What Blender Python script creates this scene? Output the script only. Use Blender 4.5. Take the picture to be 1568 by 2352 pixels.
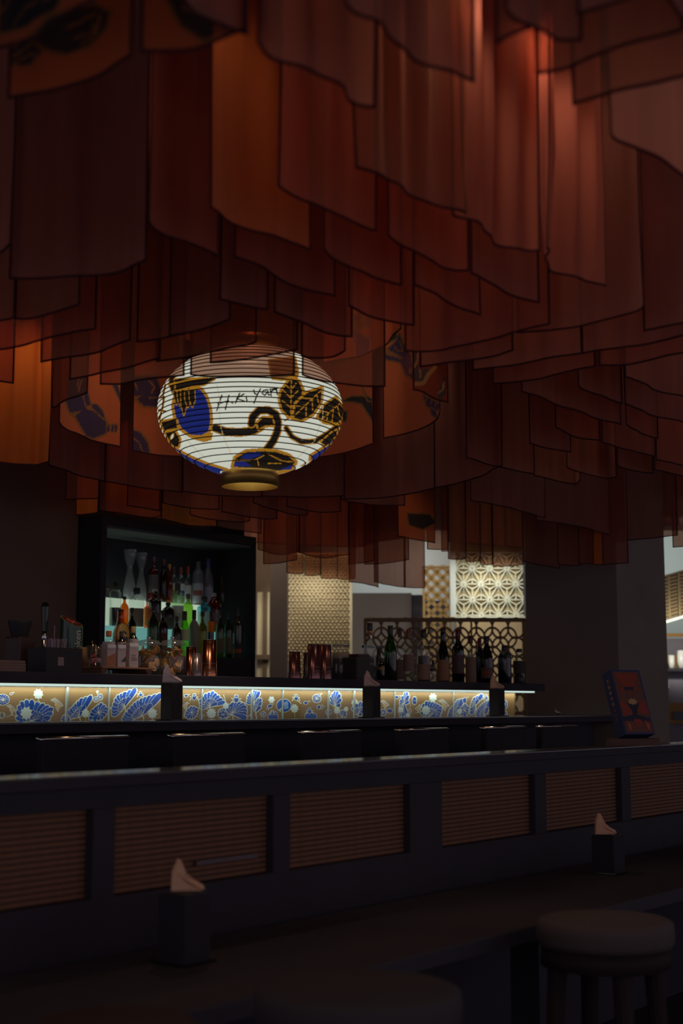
import bpy, math, random
import numpy as np
from mathutils import Vector, Matrix
random.seed(7)
for o in list(bpy.data.objects): bpy.data.objects.remove(o)
S = bpy.context.scene
# ---------------- camera ----------------
FPX = 3267.0; CX, CY = 784.0, 1176.0
PITCH = math.radians(7.72); YAW = math.radians(36.7)   # the bar runs along +X, the camera looks 36.7 deg off it
EYE = 1.22
FW = (math.cos(YAW), math.sin(YAW)); RT = (math.sin(YAW), -math.cos(YAW))
cam = bpy.data.objects.new('camera', bpy.data.cameras.new('camera'))
S.collection.objects.link(cam)
cam.location = (0, 0, EYE)
cam.rotation_euler = (math.pi/2 + PITCH, 0, YAW - math.pi/2)
cam.data.sensor_fit = 'VERTICAL'; cam.data.sensor_height = 36; cam.data.sensor_width = 24
cam.data.lens = 36*FPX/2352
cam.data.clip_start = 0.05
cam.data.dof.use_dof = True; cam.data.dof.focus_distance = 6.5; cam.data.dof.aperture_fstop = 2.8
S.camera = cam
# ---------------- world and exposure ----------------
w = bpy.data.worlds.new('world'); S.world = w; w.use_nodes = True
w.node_tree.nodes['Background'].inputs[0].default_value = (0.72, 0.62, 0.76, 1)
w.node_tree.nodes['Background'].inputs[1].default_value = 0.40
S.view_settings.view_transform = 'Standard'; S.view_settings.look = 'None'
S.view_settings.exposure = 0; S.view_settings.gamma = 1
S.cycles.transparent_max_bounces = 20
S.cycles.max_bounces = 8
S.cycles.sample_clamp_indirect = 3.0
CEIL = 3.25

def ray(px, py):
    xc = (px-CX)/FPX; yc = (CY-py)/FPX
    h = math.cos(PITCH) - yc*math.sin(PITCH); u = math.sin(PITCH) + yc*math.cos(PITCH)
    return (h*FW[0]+xc*RT[0], h*FW[1]+xc*RT[1], u), h, xc
def onY(px, py, Y):
    d,_,_ = ray(px, py); s = Y/d[1]; return Vector((d[0]*s, Y, EYE+d[2]*s))
def onX(px, py, X):
    d,_,_ = ray(px, py); s = X/d[0]; return Vector((X, d[1]*s, EYE+d[2]*s))
def onZ(px, py, Z):
    d,_,_ = ray(px, py); s = (Z-EYE)/d[2]; return Vector((d[0]*s, d[1]*s, Z))
def atD(px, py, D):
    d,h,_ = ray(px, py); s = D/h; return Vector((d[0]*s, d[1]*s, EYE+d[2]*s))
def proj(P):   # arrays (n,3) -> px,py
    P = np.asarray(P, float)
    f = P[:,0]*FW[0]+P[:,1]*FW[1]; r = P[:,0]*RT[0]+P[:,1]*RT[1]; z = P[:,2]-EYE
    dep = f*math.cos(PITCH)+z*math.sin(PITCH); up = z*math.cos(PITCH)-f*math.sin(PITCH)
    return CX+FPX*r/dep, CY-FPX*up/dep
def depth(p): return p[0]*FW[0]+p[1]*FW[1]
def spx(p): return depth(p)/FPX/math.cos(PITCH)*1.0   # metres per pixel at point p

# ---------------- lights ----------------
def light(kind, name, loc, power, color, **k):
    d = bpy.data.lights.new(name, kind); d.energy = power; d.color = color
    o = bpy.data.objects.new(name, d); S.collection.objects.link(o); o.location = loc
    for a, v in k.items():
        if a == 'aim': o.rotation_euler = (Vector(v)-Vector(loc)).to_track_quat('-Z', 'Y').to_euler()
        elif a == 'rot': o.rotation_euler = v
        else: setattr(d, a, v)
    return o
WARM = (1.0, 0.62, 0.36)
def canopy_spot(px, D, Z, power, color=WARM, size=math.radians(110), py=600, r=0.04):
    p = atD(px, py, D); p.z = Z
    return light('SPOT', 'canopy_spot', p, power*1.5, color, spot_size=size, spot_blend=0.8, shadow_soft_size=r, rot=(0,0,0))
L_CAN = [
 canopy_spot(600, 2.86, 3.0, 3.2, (1,0.55,0.25)),
 canopy_spot(1114, 2.96, 2.86, 3.4, (1,0.78,0.6), size=math.radians(125)),
 canopy_spot(1328, 3.28, 2.9, 3.0, (1,0.7,0.52), size=math.radians(125)),
 canopy_spot(62, 6.02, 3.05, 4.6, (1,0.6,0.3), size=math.radians(150)),
 canopy_spot(850, 5.8, 3.0, 1.2, (1,0.7,0.45)),
 canopy_spot(1500, 6.6, 3.0, 2.0, (1,0.6,0.35)),
 canopy_spot(950, 2.78, 3.0, .9, (1,.68,.48), size=math.radians(125)),  # added to brighten the rose brown cloth
 canopy_spot(1180, 3.75, 3.1, 2.6, (1,.62,.4), size=math.radians(150)),  # this and the next two: soft fill added among the cloths
 canopy_spot(1450, 5.0, 3.1, 2.0, (1,.62,.4), size=math.radians(150)),
 canopy_spot(1000, 7.2, 3.1, 2.0, (1,.62,.4), size=math.radians(150)),
 canopy_spot(1180, 4.6, 3.0, 3.0, (1,0.6,0.35)),
 canopy_spot(800, 9.3, 3.0, 3.0, (1,0.6,0.3)),
 canopy_spot(350, 8.2, 3.0, 3.0, (1,0.55,0.25)),
 canopy_spot(575, 5.37, 3.1, 5.0, (1,.7,.5), size=math.radians(150)),
]
# soft lamp over the bottles at the left end of the bar
light('SPOT', 'bar_spot', (4.75, 4.15, 2.3), 13.0, (1,.78,.6), spot_size=math.radians(66), spot_blend=.9, shadow_soft_size=.05, rot=(math.radians(12),0,0))
light('SPOT', 'bar_spot', (6.7, 4.15, 2.3), 4.0, (1,.72,.55), spot_size=math.radians(80), spot_blend=.9, shadow_soft_size=.05, rot=(math.radians(12),0,0))  # second spot added to brighten the middle of the bar
light('AREA', 'far_room_fill', (10.2, 8.6, 3.1), 30.0, (1,.85,.66), shape='RECTANGLE', size=2.5, size_y=2.5, rot=(0,0,0))  # added overhead fill, lifts the far woven panel and posts
# unseen fill added behind the camera to lift the foreground and near cloths
light('AREA', 'camera_side_fill', (-1.0, -1.6, 3.1), 8.0, (1,.80,.70), shape='RECTANGLE', size=3.5, size_y=2.5, aim=(3.5,2.2,.7))
# cool led strip tucked under the bar ledge
light('AREA', 'ledge_led_light', (5.55, 4.560, 1.294), 3.3, (0.86, 1.0, 0.95), shape='RECTANGLE', size=5.1, size_y=0.02, rot=(math.radians(6), 0, 0))
# ---------------- materials ----------------
MATS = {}
def mat(name, col=(.5,.5,.5), rough=.5, metal=0., emis=None, estr=1., spec=.5, noise=0., nscale=20., coat=0., attr=None, bump=0.):
    if name in MATS: return MATS[name]
    m = bpy.data.materials.new(name); m.use_nodes = True; nt = m.node_tree
    b = nt.nodes['Principled BSDF']
    b.inputs['Base Color'].default_value = (*col, 1); b.inputs['Roughness'].default_value = rough
    b.inputs['Metallic'].default_value = metal; b.inputs['Specular IOR Level'].default_value = spec
    b.inputs['Coat Weight'].default_value = coat
    if emis: b.inputs['Emission Color'].default_value = (*emis, 1); b.inputs['Emission Strength'].default_value = estr
    if attr:
        a = nt.nodes.new('ShaderNodeAttribute'); a.attribute_name = attr
        nt.links.new(a.outputs['Color'], b.inputs['Base Color'])
    if noise or bump:
        tc = nt.nodes.new('ShaderNodeTexCoord'); n = nt.nodes.new('ShaderNodeTexNoise'); n.inputs['Scale'].default_value = nscale
        n.inputs['Detail'].default_value = 4
        nt.links.new(tc.outputs['Object'], n.inputs['Vector'])
        if noise:
            mx = nt.nodes.new('ShaderNodeMix'); mx.data_type = 'RGBA'
            mx.inputs[6].default_value = tuple(c*(1-noise) for c in col)+(1,); mx.inputs[7].default_value = tuple(min(1,c*(1+noise)) for c in col)+(1,)
            nt.links.new(n.outputs['Fac'], mx.inputs[0]); nt.links.new(mx.outputs[2], b.inputs['Base Color'])
        if bump:
            bp = nt.nodes.new('ShaderNodeBump'); bp.inputs['Strength'].default_value = bump
            nt.links.new(n.outputs['Fac'], bp.inputs['Height']); nt.links.new(bp.outputs[0], b.inputs['Normal'])
    MATS[name] = m; return m
def glass(name, tint=(.9,.95,.95), gloss=.12, body=0., bodycol=(.2,.2,.2), facing=.26):
    """thin clear or tinted glass: tinted see-through, edge-weighted reflection, optional milky body"""
    if name in MATS: return MATS[name]
    m = bpy.data.materials.new(name); m.use_nodes = True; nt = m.node_tree; nt.nodes.clear()
    out = nt.nodes.new('ShaderNodeOutputMaterial'); tr = nt.nodes.new('ShaderNodeBsdfTransparent'); tr.inputs[0].default_value = (*tint, 1)
    df = nt.nodes.new('ShaderNodeBsdfDiffuse'); df.inputs[0].default_value = (*bodycol, 1)
    tl = nt.nodes.new('ShaderNodeBsdfTranslucent'); tl.inputs[0].default_value = (*bodycol, 1)
    ad = nt.nodes.new('ShaderNodeMixShader'); ad.inputs[0].default_value = .5
    nt.links.new(df.outputs[0], ad.inputs[1]); nt.links.new(tl.outputs[0], ad.inputs[2])
    m1 = nt.nodes.new('ShaderNodeMixShader'); m1.inputs[0].default_value = body
    nt.links.new(tr.outputs[0], m1.inputs[1]); nt.links.new(ad.outputs[0], m1.inputs[2])
    gl = nt.nodes.new('ShaderNodeBsdfGlossy'); gl.inputs['Roughness'].default_value = .08; gl.inputs[0].default_value = (1,1,1,1)
    lw = nt.nodes.new('ShaderNodeLayerWeight'); lw.inputs[0].default_value = .3
    mt = nt.nodes.new('ShaderNodeMath'); mt.operation = 'MULTIPLY_ADD'; mt.inputs[1].default_value = facing; mt.inputs[2].default_value = gloss*.14
    nt.links.new(lw.outputs['Facing'], mt.inputs[0])
    m2 = nt.nodes.new('ShaderNodeMixShader'); nt.links.new(mt.outputs[0], m2.inputs[0])
    nt.links.new(m1.outputs[0], m2.inputs[1]); nt.links.new(gl.outputs[0], m2.inputs[2]); nt.links.new(m2.outputs[0], out.inputs[0])
    MATS[name] = m; return m
def cloth(name, col=(.5,.12,.04), see=.42, tint=(.95,.58,.46), attr=None, trans=.55):
    if name in MATS: return MATS[name]
    m = bpy.data.materials.new(name); m.use_nodes = True; nt = m.node_tree; nt.nodes.clear()
    out = nt.nodes.new('ShaderNodeOutputMaterial'); tr = nt.nodes.new('ShaderNodeBsdfTransparent'); tr.inputs[0].default_value = (*tint, 1)
    df = nt.nodes.new('ShaderNodeBsdfDiffuse'); tl = nt.nodes.new('ShaderNodeBsdfTranslucent')
    if attr:
        a = nt.nodes.new('ShaderNodeAttribute'); a.attribute_name = attr
        for x in (df, tl): nt.links.new(a.outputs['Color'], x.inputs[0])
    else:
        tc = nt.nodes.new('ShaderNodeTexCoord'); n = nt.nodes.new('ShaderNodeTexNoise'); n.inputs['Scale'].default_value = 3
        mp = nt.nodes.new('ShaderNodeMapping'); mp.inputs['Scale'].default_value = (6,6,.6)
        nt.links.new(tc.outputs['Object'], mp.inputs[0]); nt.links.new(mp.outputs[0], n.inputs['Vector'])
        mx = nt.nodes.new('ShaderNodeMix'); mx.data_type = 'RGBA'
        mx.inputs[6].default_value = tuple(c*.75 for c in col)+(1,); mx.inputs[7].default_value = tuple(min(1,c*1.2) for c in col)+(1,)
        nt.links.new(n.outputs['Fac'], mx.inputs[0])
        for x in (df, tl): nt.links.new(mx.outputs[2], x.inputs[0])
    ad = nt.nodes.new('ShaderNodeMixShader'); ad.inputs[0].default_value = trans
    nt.links.new(df.outputs[0], ad.inputs[1]); nt.links.new(tl.outputs[0], ad.inputs[2])
    m1 = nt.nodes.new('ShaderNodeMixShader'); m1.inputs[0].default_value = 1-see
    nt.links.new(tr.outputs[0], m1.inputs[1]); nt.links.new(ad.outputs[0], m1.inputs[2]); nt.links.new(m1.outputs[0], out.inputs[0])
    MATS[name] = m; return m
BLACK = mat('black_lacquer', (.045,.041,.052), .55, spec=.08, noise=.15, nscale=9)
RAILM = mat('rail_lacquer', (.012,.010,.012), .13, spec=.5, noise=.1)
CHAR = mat('charcoal', (.034,.030,.036), .7, spec=.2, noise=.2, nscale=15)
WALLM = mat('brown_plaster', (.16,.115,.085), .85, noise=.2, nscale=2, bump=.05)
PILLM = mat('brown_stone', (.24,.19,.16), .8, noise=.2, nscale=3)
WOOD = mat('dark_wood', (.22,.10,.05), .6, noise=.35, nscale=12)
BRASS = mat('brass', (.44,.27,.07), .42, metal=.8, noise=.1)
STEEL = mat('steel', (.6,.6,.62), .25, metal=1)
COPPER = mat('copper', (.75,.28,.14), .22, metal=1)
LINEN = mat('napkin_paper', (.62,.52,.50), .9, noise=.1, nscale=40)
LINEN2 = mat('napkin_tan', (.60,.38,.24), .9, noise=.1, nscale=40)
CAPK = mat('cap_black', (.02,.02,.022), .35)
CREAM = mat('cream_paint', (.62,.50,.33), .7, noise=.1, nscale=5)
WHITEP = mat('white_paint', (.75,.75,.70), .7)

# ---------------- mesh helpers ----------------
def link(name, me, m, parent=None, smooth=False, auto=None):
    if m is not None:
        me.materials.clear(); me.materials.append(m)
    if smooth: me.polygons.foreach_set('use_smooth', [True]*len(me.polygons))
    o = bpy.data.objects.new(name, me); S.collection.objects.link(o)
    if parent: o.parent = parent
    return o
def mesh(V, F):
    me = bpy.data.meshes.new('m'); me.from_pydata([tuple(v) for v in V], [], F); me.update(); return me
class MB:
    def __init__(s): s.V = []; s.F = []
    def add(s, V, F):
        n = len(s.V); s.V += [tuple(v) for v in V]; s.F += [tuple(i+n for i in f) for f in F]; return s
    def box(s, x0, x1, y0, y1, z0, z1, c=0.0):
        """box with a small chamfer on its vertical edges and top"""
        if c <= 0:
            V = [(x0,y0,z0),(x1,y0,z0),(x1,y1,z0),(x0,y1,z0),(x0,y0,z1),(x1,y0,z1),(x1,y1,z1),(x0,y1,z1)]
            return s.add(V, [(0,3,2,1),(4,5,6,7),(0,1,5,4),(1,2,6,5),(2,3,7,6),(3,0,4,7)])
        def ring(i, z): return [(x0+c,y0+i,z),(x1-c,y0+i,z),(x1-i,y0+c,z),(x1-i,y1-c,z),(x1-c,y1-i,z),(x0+c,y1-i,z),(x0+i,y1-c,z),(x0+i,y0+c,z)]
        R = [ring(0.0, z0), ring(0.0, z1-c), ring(c*.8, z1)]
        V = sum(R, []); F = [tuple(range(7,-1,-1)), tuple(range(16,24))]
        for k in (0, 1):
            for i in range(8):
                j = (i+1) % 8; F.append((k*8+i, k*8+j, k*8+8+j, k*8+8+i))
        return s.add(V, F)
    def quadbox(s, a, b, c, d, n):
        """slab from four corners extruded along n"""
        P = [Vector(p) for p in (a,b,c,d)]; Q = [p+Vector(n) for p in P]
        return s.add(P+Q, [(0,1,2,3),(7,6,5,4),(0,4,5,1),(1,5,6,2),(2,6,7,3),(3,7,4,0)])
    def lathe(s, prof, cx=0, cy=0, z=0, n=20):
        V = []; F = []
        for r, h in prof:
            for i in range(n):
                a = 2*math.pi*i/n; V.append((cx+r*math.cos(a), cy+r*math.sin(a), z+h))
        for k in range(len(prof)-1):
            for i in range(n):
                j = (i+1) % n; F.append((k*n+i, k*n+j, (k+1)*n+j, (k+1)*n+i))
        return s.add(V, F)
    def tube(s, a, b, r, n=8, r2=None):
        a = Vector(a); b = Vector(b); d = (b-a).normalized(); u = d.orthogonal().normalized(); v = d.cross(u); r2 = r if r2 is None else r2
        V = [a+(u*math.cos(t)+v*math.sin(t))*r for t in [2*math.pi*i/n for i in range(n)]]
        V += [b+(u*math.cos(t)+v*math.sin(t))*r2 for t in [2*math.pi*i/n for i in range(n)]]
        F = [(i, (i+1)%n, n+(i+1)%n, n+i) for i in range(n)]+[tuple(range(n-1,-1,-1)), tuple(range(n, 2*n))]
        return s.add(V, F)
    def torus(s, R, r, n=32, k=6, c=(0,0,0), axis='z'):
        V = []; F = []
        for i in range(n):
            a = 2*math.pi*i/n
            for j in range(k):
                b = 2*math.pi*j/k; x = (R+r*math.cos(b))*math.cos(a); y = (R+r*math.cos(b))*math.sin(a); z = r*math.sin(b)
                V.append((c[0]+x, c[1]+y, c[2]+z) if axis == 'z' else (c[0]+x, c[1]+z, c[2]+y))
        for i in range(n):
            for j in range(k):
                F.append((i*k+j, ((i+1)%n)*k+j, ((i+1)%n)*k+(j+1)%k, i*k+(j+1)%k))
        return s.add(V, F)
    def build(s, name, m, parent=None, smooth=False):
        return link(name, mesh(s.V, s.F), m, parent, smooth)
def thing(name, label, cat, loc=(0,0,0), rot=0, group=None):
    o = bpy.data.objects.new(name, None); S.collection.objects.link(o); o.location = loc; o.rotation_euler = (0,0,rot)
    o['label'] = label; o['category'] = cat; o.empty_display_size = .1
    if group: o['group'] = group
    return o
def tag(o, label, cat, group=None):
    o['label'] = label; o['category'] = cat
    if group: o['group'] = group
    return o
def struct(o): o['kind'] = 'structure'; return o
FACE = YAW - math.pi/2     # local +X = picture right, local +Y = away from the camera

# ---------------- setting ----------------
struct(MB().box(-3, 22, -3, 18, -.1, 0).build('floor', mat('floor_stone', (.05,.043,.048), .6, spec=.2, noise=.2, nscale=3)))
struct(MB().box(-3, 22, -3, 18, CEIL, CEIL+.1).build('ceiling', mat('ceiling_paint', (.05,.035,.035), .9, noise=.2, nscale=3)))
struct(MB().box(3.0, 5.9, 6.385, 6.6, 0, CEIL).build('wall_back', WALLM))
struct(MB().box(5.9, 7.35, 6.62, 6.75, 0, CEIL).build('wall_niche', WALLM))
XR = 22
struct(MB().box(-3, 22, 17.9, 18, 0, CEIL).build('wall_left', WALLM))
struct(MB().box(21.9, 22, -3, 18, 0, CEIL).build('wall_far', WALLM))
p = struct(MB().box(8.72, 9.5, 4.2, 4.9, 0, CEIL, .004).build('pillar', PILLM))
# ---------------- raster painting (flat print) ----------------
class Ras:
    """tiny painter: flat colours in a numpy array, later stored as a colour attribute"""
    def __init__(s, x0, y0, x1, y1, k, bg):
        s.x0, s.y0, s.k = x0, y0, k; s.w = int((x1-x0)*k); s.h = int((y1-y0)*k)
        s.a = np.zeros((s.h, s.w, 3)); s.a[:] = bg
    def poly(s, P, col):
        P = np.array([((x-s.x0)*s.k, (y-s.y0)*s.k) for x, y in P])
        xa, ya = np.floor(P.min(0)).astype(int)-1; xb, yb = np.ceil(P.max(0)).astype(int)+1
        xa, ya = max(xa, 0), max(ya, 0); xb, yb = min(xb, s.w), min(yb, s.h)
        if xb <= xa or yb <= ya: return
        X, Y = np.meshgrid(np.arange(xa, xb)+.5, np.arange(ya, yb)+.5); ins = np.zeros(X.shape, bool)
        for i in range(len(P)):
            (x1, y1), (x2, y2) = P[i-1], P[i]
            if y1 == y2: continue
            c = ((y1 > Y) != (y2 > Y)) & (X < (x2-x1)*(Y-y1)/(y2-y1)+x1); ins ^= c
        s.a[ya:yb, xa:xb][ins] = col
    def line(s, P, wd, col):
        wd = wd*s.k/2; Q = [((x-s.x0)*s.k, (y-s.y0)*s.k) for x, y in P]
        for (x1, y1), (x2, y2) in zip(Q[:-1], Q[1:]):
            xa = max(int(min(x1,x2)-wd-1), 0); xb = min(int(max(x1,x2)+wd+2), s.w); ya = max(int(min(y1,y2)-wd-1), 0); yb = min(int(max(y1,y2)+wd+2), s.h)
            if xb <= xa or yb <= ya: continue
            X, Y = np.meshgrid(np.arange(xa, xb)+.5, np.arange(ya, yb)+.5)
            L = (x2-x1)**2+(y2-y1)**2+1e-9; t = np.clip(((X-x1)*(x2-x1)+(Y-y1)*(y2-y1))/L, 0, 1)
            d = np.hypot(X-x1-t*(x2-x1), Y-y1-t*(y2-y1)); s.a[ya:yb, xa:xb][d < wd] = col
    def ell(s, cx, cy, rx, ry, col, rot=0):
        c, n = math.cos(rot), math.sin(rot)
        s.poly([(cx+rx*math.cos(t)*c-ry*math.sin(t)*n, cy+rx*math.cos(t)*n+ry*math.sin(t)*c) for t in [i*2*math.pi/28 for i in range(28)]], col)
    def out(s, P, wd, col, edge):   # filled polygon with an outline
        s.line(list(P)+[P[0]], wd*2, edge); s.poly(P, col)
    def sample(s, px, py):
        i = np.clip(((px-s.x0)*s.k).astype(int), 0, s.w-1); j = np.clip(((py-s.y0)*s.k).astype(int), 0, s.h-1)
        return s.a[j, i]
def set_attr(me, name, C):
    at = me.color_attributes.new(name, 'FLOAT_COLOR', 'POINT')
    at.data.foreach_set('color', np.hstack([C, np.ones((len(C), 1))]).astype(np.float32).ravel())
def gridmesh(P, wrap=False):
    r, c = P.shape[:2]; me = bpy.data.meshes.new('g'); me.vertices.add(r*c); me.vertices.foreach_set('co', P.reshape(-1).astype(np.float32))
    cc = c if wrap else c-1
    I, J = np.meshgrid(np.arange(r-1), np.arange(cc), indexing='ij'); J2 = (J+1) % c
    F = np.stack([I*c+J, I*c+J2, (I+1)*c+J2, (I+1)*c+J], -1).reshape(-1)
    n = len(F)//4; me.loops.add(len(F)); me.loops.foreach_set('vertex_index', F.astype(np.int32))
    me.polygons.add(n); me.polygons.foreach_set('loop_start', np.arange(0, 4*n, 4, dtype=np.int32))
    me.polygons.foreach_set('loop_total', np.full(n, 4, np.int32)); me.update(calc_edges=True); me.validate(); return me

# ---------------- hanging cloths ----------------
RED = cloth('cloth_red', (.54,.185,.13)); PINK = cloth('cloth_rose', (.62,.20,.13), see=.27)
ORG = cloth('cloth_lit_orange', (.85,.24,.06), see=.18); DRK = cloth('cloth_maroon', (.44,.18,.135), see=.26)  # orange brightened for lit cloths: part of their glow is in the colour
BRN = cloth('cloth_brown', (.42,.19,.12), see=.44)
PAT = cloth('cloth_print', see=.12, attr='print')
HEMM = cloth('cloth_hem', (.11,.045,.05), see=.06)
# printed motifs, traced where they lie on the cloths
BGO = (.74,.20,.09); MB1 = (.10,.075,.16); OLV = (.40,.20,.08); SLT = (.06,.065,.075)
pr1 = Ras(-130, -60, 1120, 1260, 1, BGO)
def z3(P, o=(100,820), k=4.356): return [(o[0]+x/k, o[1]+y/k) for x, y in P]
def z5(P): return z3(P, (760,700), 5.6)
def z2(P): return z3(P, (0,0), 2)
for P in ([(225,440),(265,555),(320,600),(380,700),(430,790),(500,815),(620,760),(630,660),(560,570),(430,520),(400,400),(330,380)],):
    pr1.out(z3(P), 5, MB1, OLV)
pr1.poly(z3([(255,560),(380,535),(300,605)]), OLV)
pr1.out(z3([(470,470),(540,480),(590,540),(610,620),(540,560),(490,510)]), 3, MB1, OLV)
pr1.out(z3([(400,370),(440,350),(470,480),(425,490)]), 3, MB1, OLV)
for x in (640, 680, 715): pr1.out(z3([(x,670),(x+22,685),(x+18,745),(x-4,750)]), 2, MB1, OLV)
pr1.out(z3([(690,280),(740,280),(770,380),(765,440),(730,360)]), 3, MB1, OLV)
pr1.out(z3([(890,190),(1120,190),(1170,330),(1150,440),(1180,500),(1000,485),(880,370)]), 5, MB1, OLV)
pr1.line(z3([(910,260),(940,330)]), 3, OLV); pr1.line(z3([(1060,240),(1110,300),(1080,360)]), 4, OLV); pr1.poly(z3([(880,390),(985,385),(900,450)]), OLV); pr1.line(z3([(1060,410),(1180,400)]), 4, OLV)
pr1.out(z3([(885,730),(970,760),(1040,860),(1060,960),(1000,950),(960,850),(885,790)]), 4, MB1, OLV); pr1.out(z3([(885,810),(950,860),(985,950),(880,940)]), 3, MB1, OLV)
pr1.out(z5([(700,600),(830,480),(880,370),(930,520),(1030,660),(1060,960),(960,900),(900,740),(700,700)]), 4, MB1, OLV)
pr1.out(z5([(790,270),(860,290),(840,430),(760,480)]), 3, SLT, OLV)
pr1.poly(z5([(700,560),(930,680),(910,700),(700,640)]), OLV); pr1.line(z5([(880,470),(925,590)]), 3, OLV); pr1.line(z5([(810,540),(850,590),(920,600)]), 3, OLV)
pr1.ell(*z5([(1020,850)])[0], 4, 8, OLV)
pr1.out(z5([(150,1235),(280,1180),(420,1185),(520,1240),(540,1500),(480,1400),(400,1270),(280,1245)]), 4, SLT, OLV)
pr1.out(z5([(400,1060),(450,1170),(540,1230),(480,1240)]), 3, SLT, OLV)
pr1.out(z5([(150,1370),(205,1370),(190,1500),(150,1490)]), 3, SLT, OLV)
pr1.out(z5([(1190,1165),(1400,1280),(1370,1370),(1230,1300)]), 4, MB1, OLV); pr1.line(z5([(1240,1170),(1215,1240)]), 3, OLV); pr1.line(z5([(1310,1200),(1280,1270)]), 3, OLV); pr1.line(z5([(1370,1240),(1330,1310)]), 3, OLV)
pr1.out(z5([(1275,1330),(1350,1370),(1360,1460),(1300,1420)]), 3, MB1, OLV)
# near printed cloths, top left
pr1.out(z2([(0,-60),(300,-60),(250,40),(110,120),(0,150)]), 6, SLT, OLV)
pr1.line(z2([(0,60),(40,10),(60,-60)]), 5, OLV); pr1.line(z2([(60,120),(120,30),(260,-20)]), 4, OLV)
pr1.out(z2([(140,175),(230,80),(430,20),(500,60),(480,130),(420,200),(300,245),(220,230)]), 8, SLT, OLV)
for P in ([(310,130),(440,60)], [(430,105),(435,150),(340,180)], [(460,70),(440,160),(380,200)]): pr1.line(z2(P), 6, OLV)
pr1.out(z2([(50,230),(130,175),(190,240),(140,290),(50,300)]), 6, SLT, OLV)
for P in ([(60,260),(140,205)], [(70,285),(165,240)]): pr1.line(z2(P), 6, OLV)
pr1.out(z2([(750,-40),(1000,60),(1060,140),(930,180),(830,110)]), 8, SLT, OLV); pr1.line(z2([(840,30),(960,90)]), 8, OLV)
# far printed cloth under the lantern row
pr1.out([(936,1180),(985,1182),(1000,1200),(970,1215),(940,1205)], 3, SLT, OLV)
pr1.out([(1005,1188),(1022,1190),(1020,1210),(1008,1205)], 2, MB1, OLV)
pr0 = Ras(-130, -60, 1120, 1260, 1, BGO); pr0.a = pr1.a*.5  # print at half brightness: dimness of the near cloths put into the colour
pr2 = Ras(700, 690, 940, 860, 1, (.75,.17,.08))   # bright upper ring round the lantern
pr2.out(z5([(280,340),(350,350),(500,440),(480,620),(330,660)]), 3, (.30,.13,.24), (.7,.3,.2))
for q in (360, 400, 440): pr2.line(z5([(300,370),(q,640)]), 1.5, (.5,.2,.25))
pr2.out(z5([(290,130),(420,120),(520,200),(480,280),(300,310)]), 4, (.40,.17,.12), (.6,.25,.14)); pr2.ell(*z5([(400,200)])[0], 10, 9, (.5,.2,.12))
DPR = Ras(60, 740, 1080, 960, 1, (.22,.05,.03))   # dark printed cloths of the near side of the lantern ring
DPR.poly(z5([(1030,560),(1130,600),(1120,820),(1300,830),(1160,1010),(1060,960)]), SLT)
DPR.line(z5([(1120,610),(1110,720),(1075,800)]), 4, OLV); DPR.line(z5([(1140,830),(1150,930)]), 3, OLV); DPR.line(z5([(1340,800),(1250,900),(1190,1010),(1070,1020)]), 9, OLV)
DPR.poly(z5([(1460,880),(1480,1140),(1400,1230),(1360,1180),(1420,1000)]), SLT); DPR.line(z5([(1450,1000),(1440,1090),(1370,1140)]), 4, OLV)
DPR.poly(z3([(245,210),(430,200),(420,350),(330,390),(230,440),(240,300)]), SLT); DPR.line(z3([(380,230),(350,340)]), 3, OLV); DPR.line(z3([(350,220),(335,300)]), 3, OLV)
prints = {'near': pr1, 'ring': pr2, 'dark': DPR}

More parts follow.
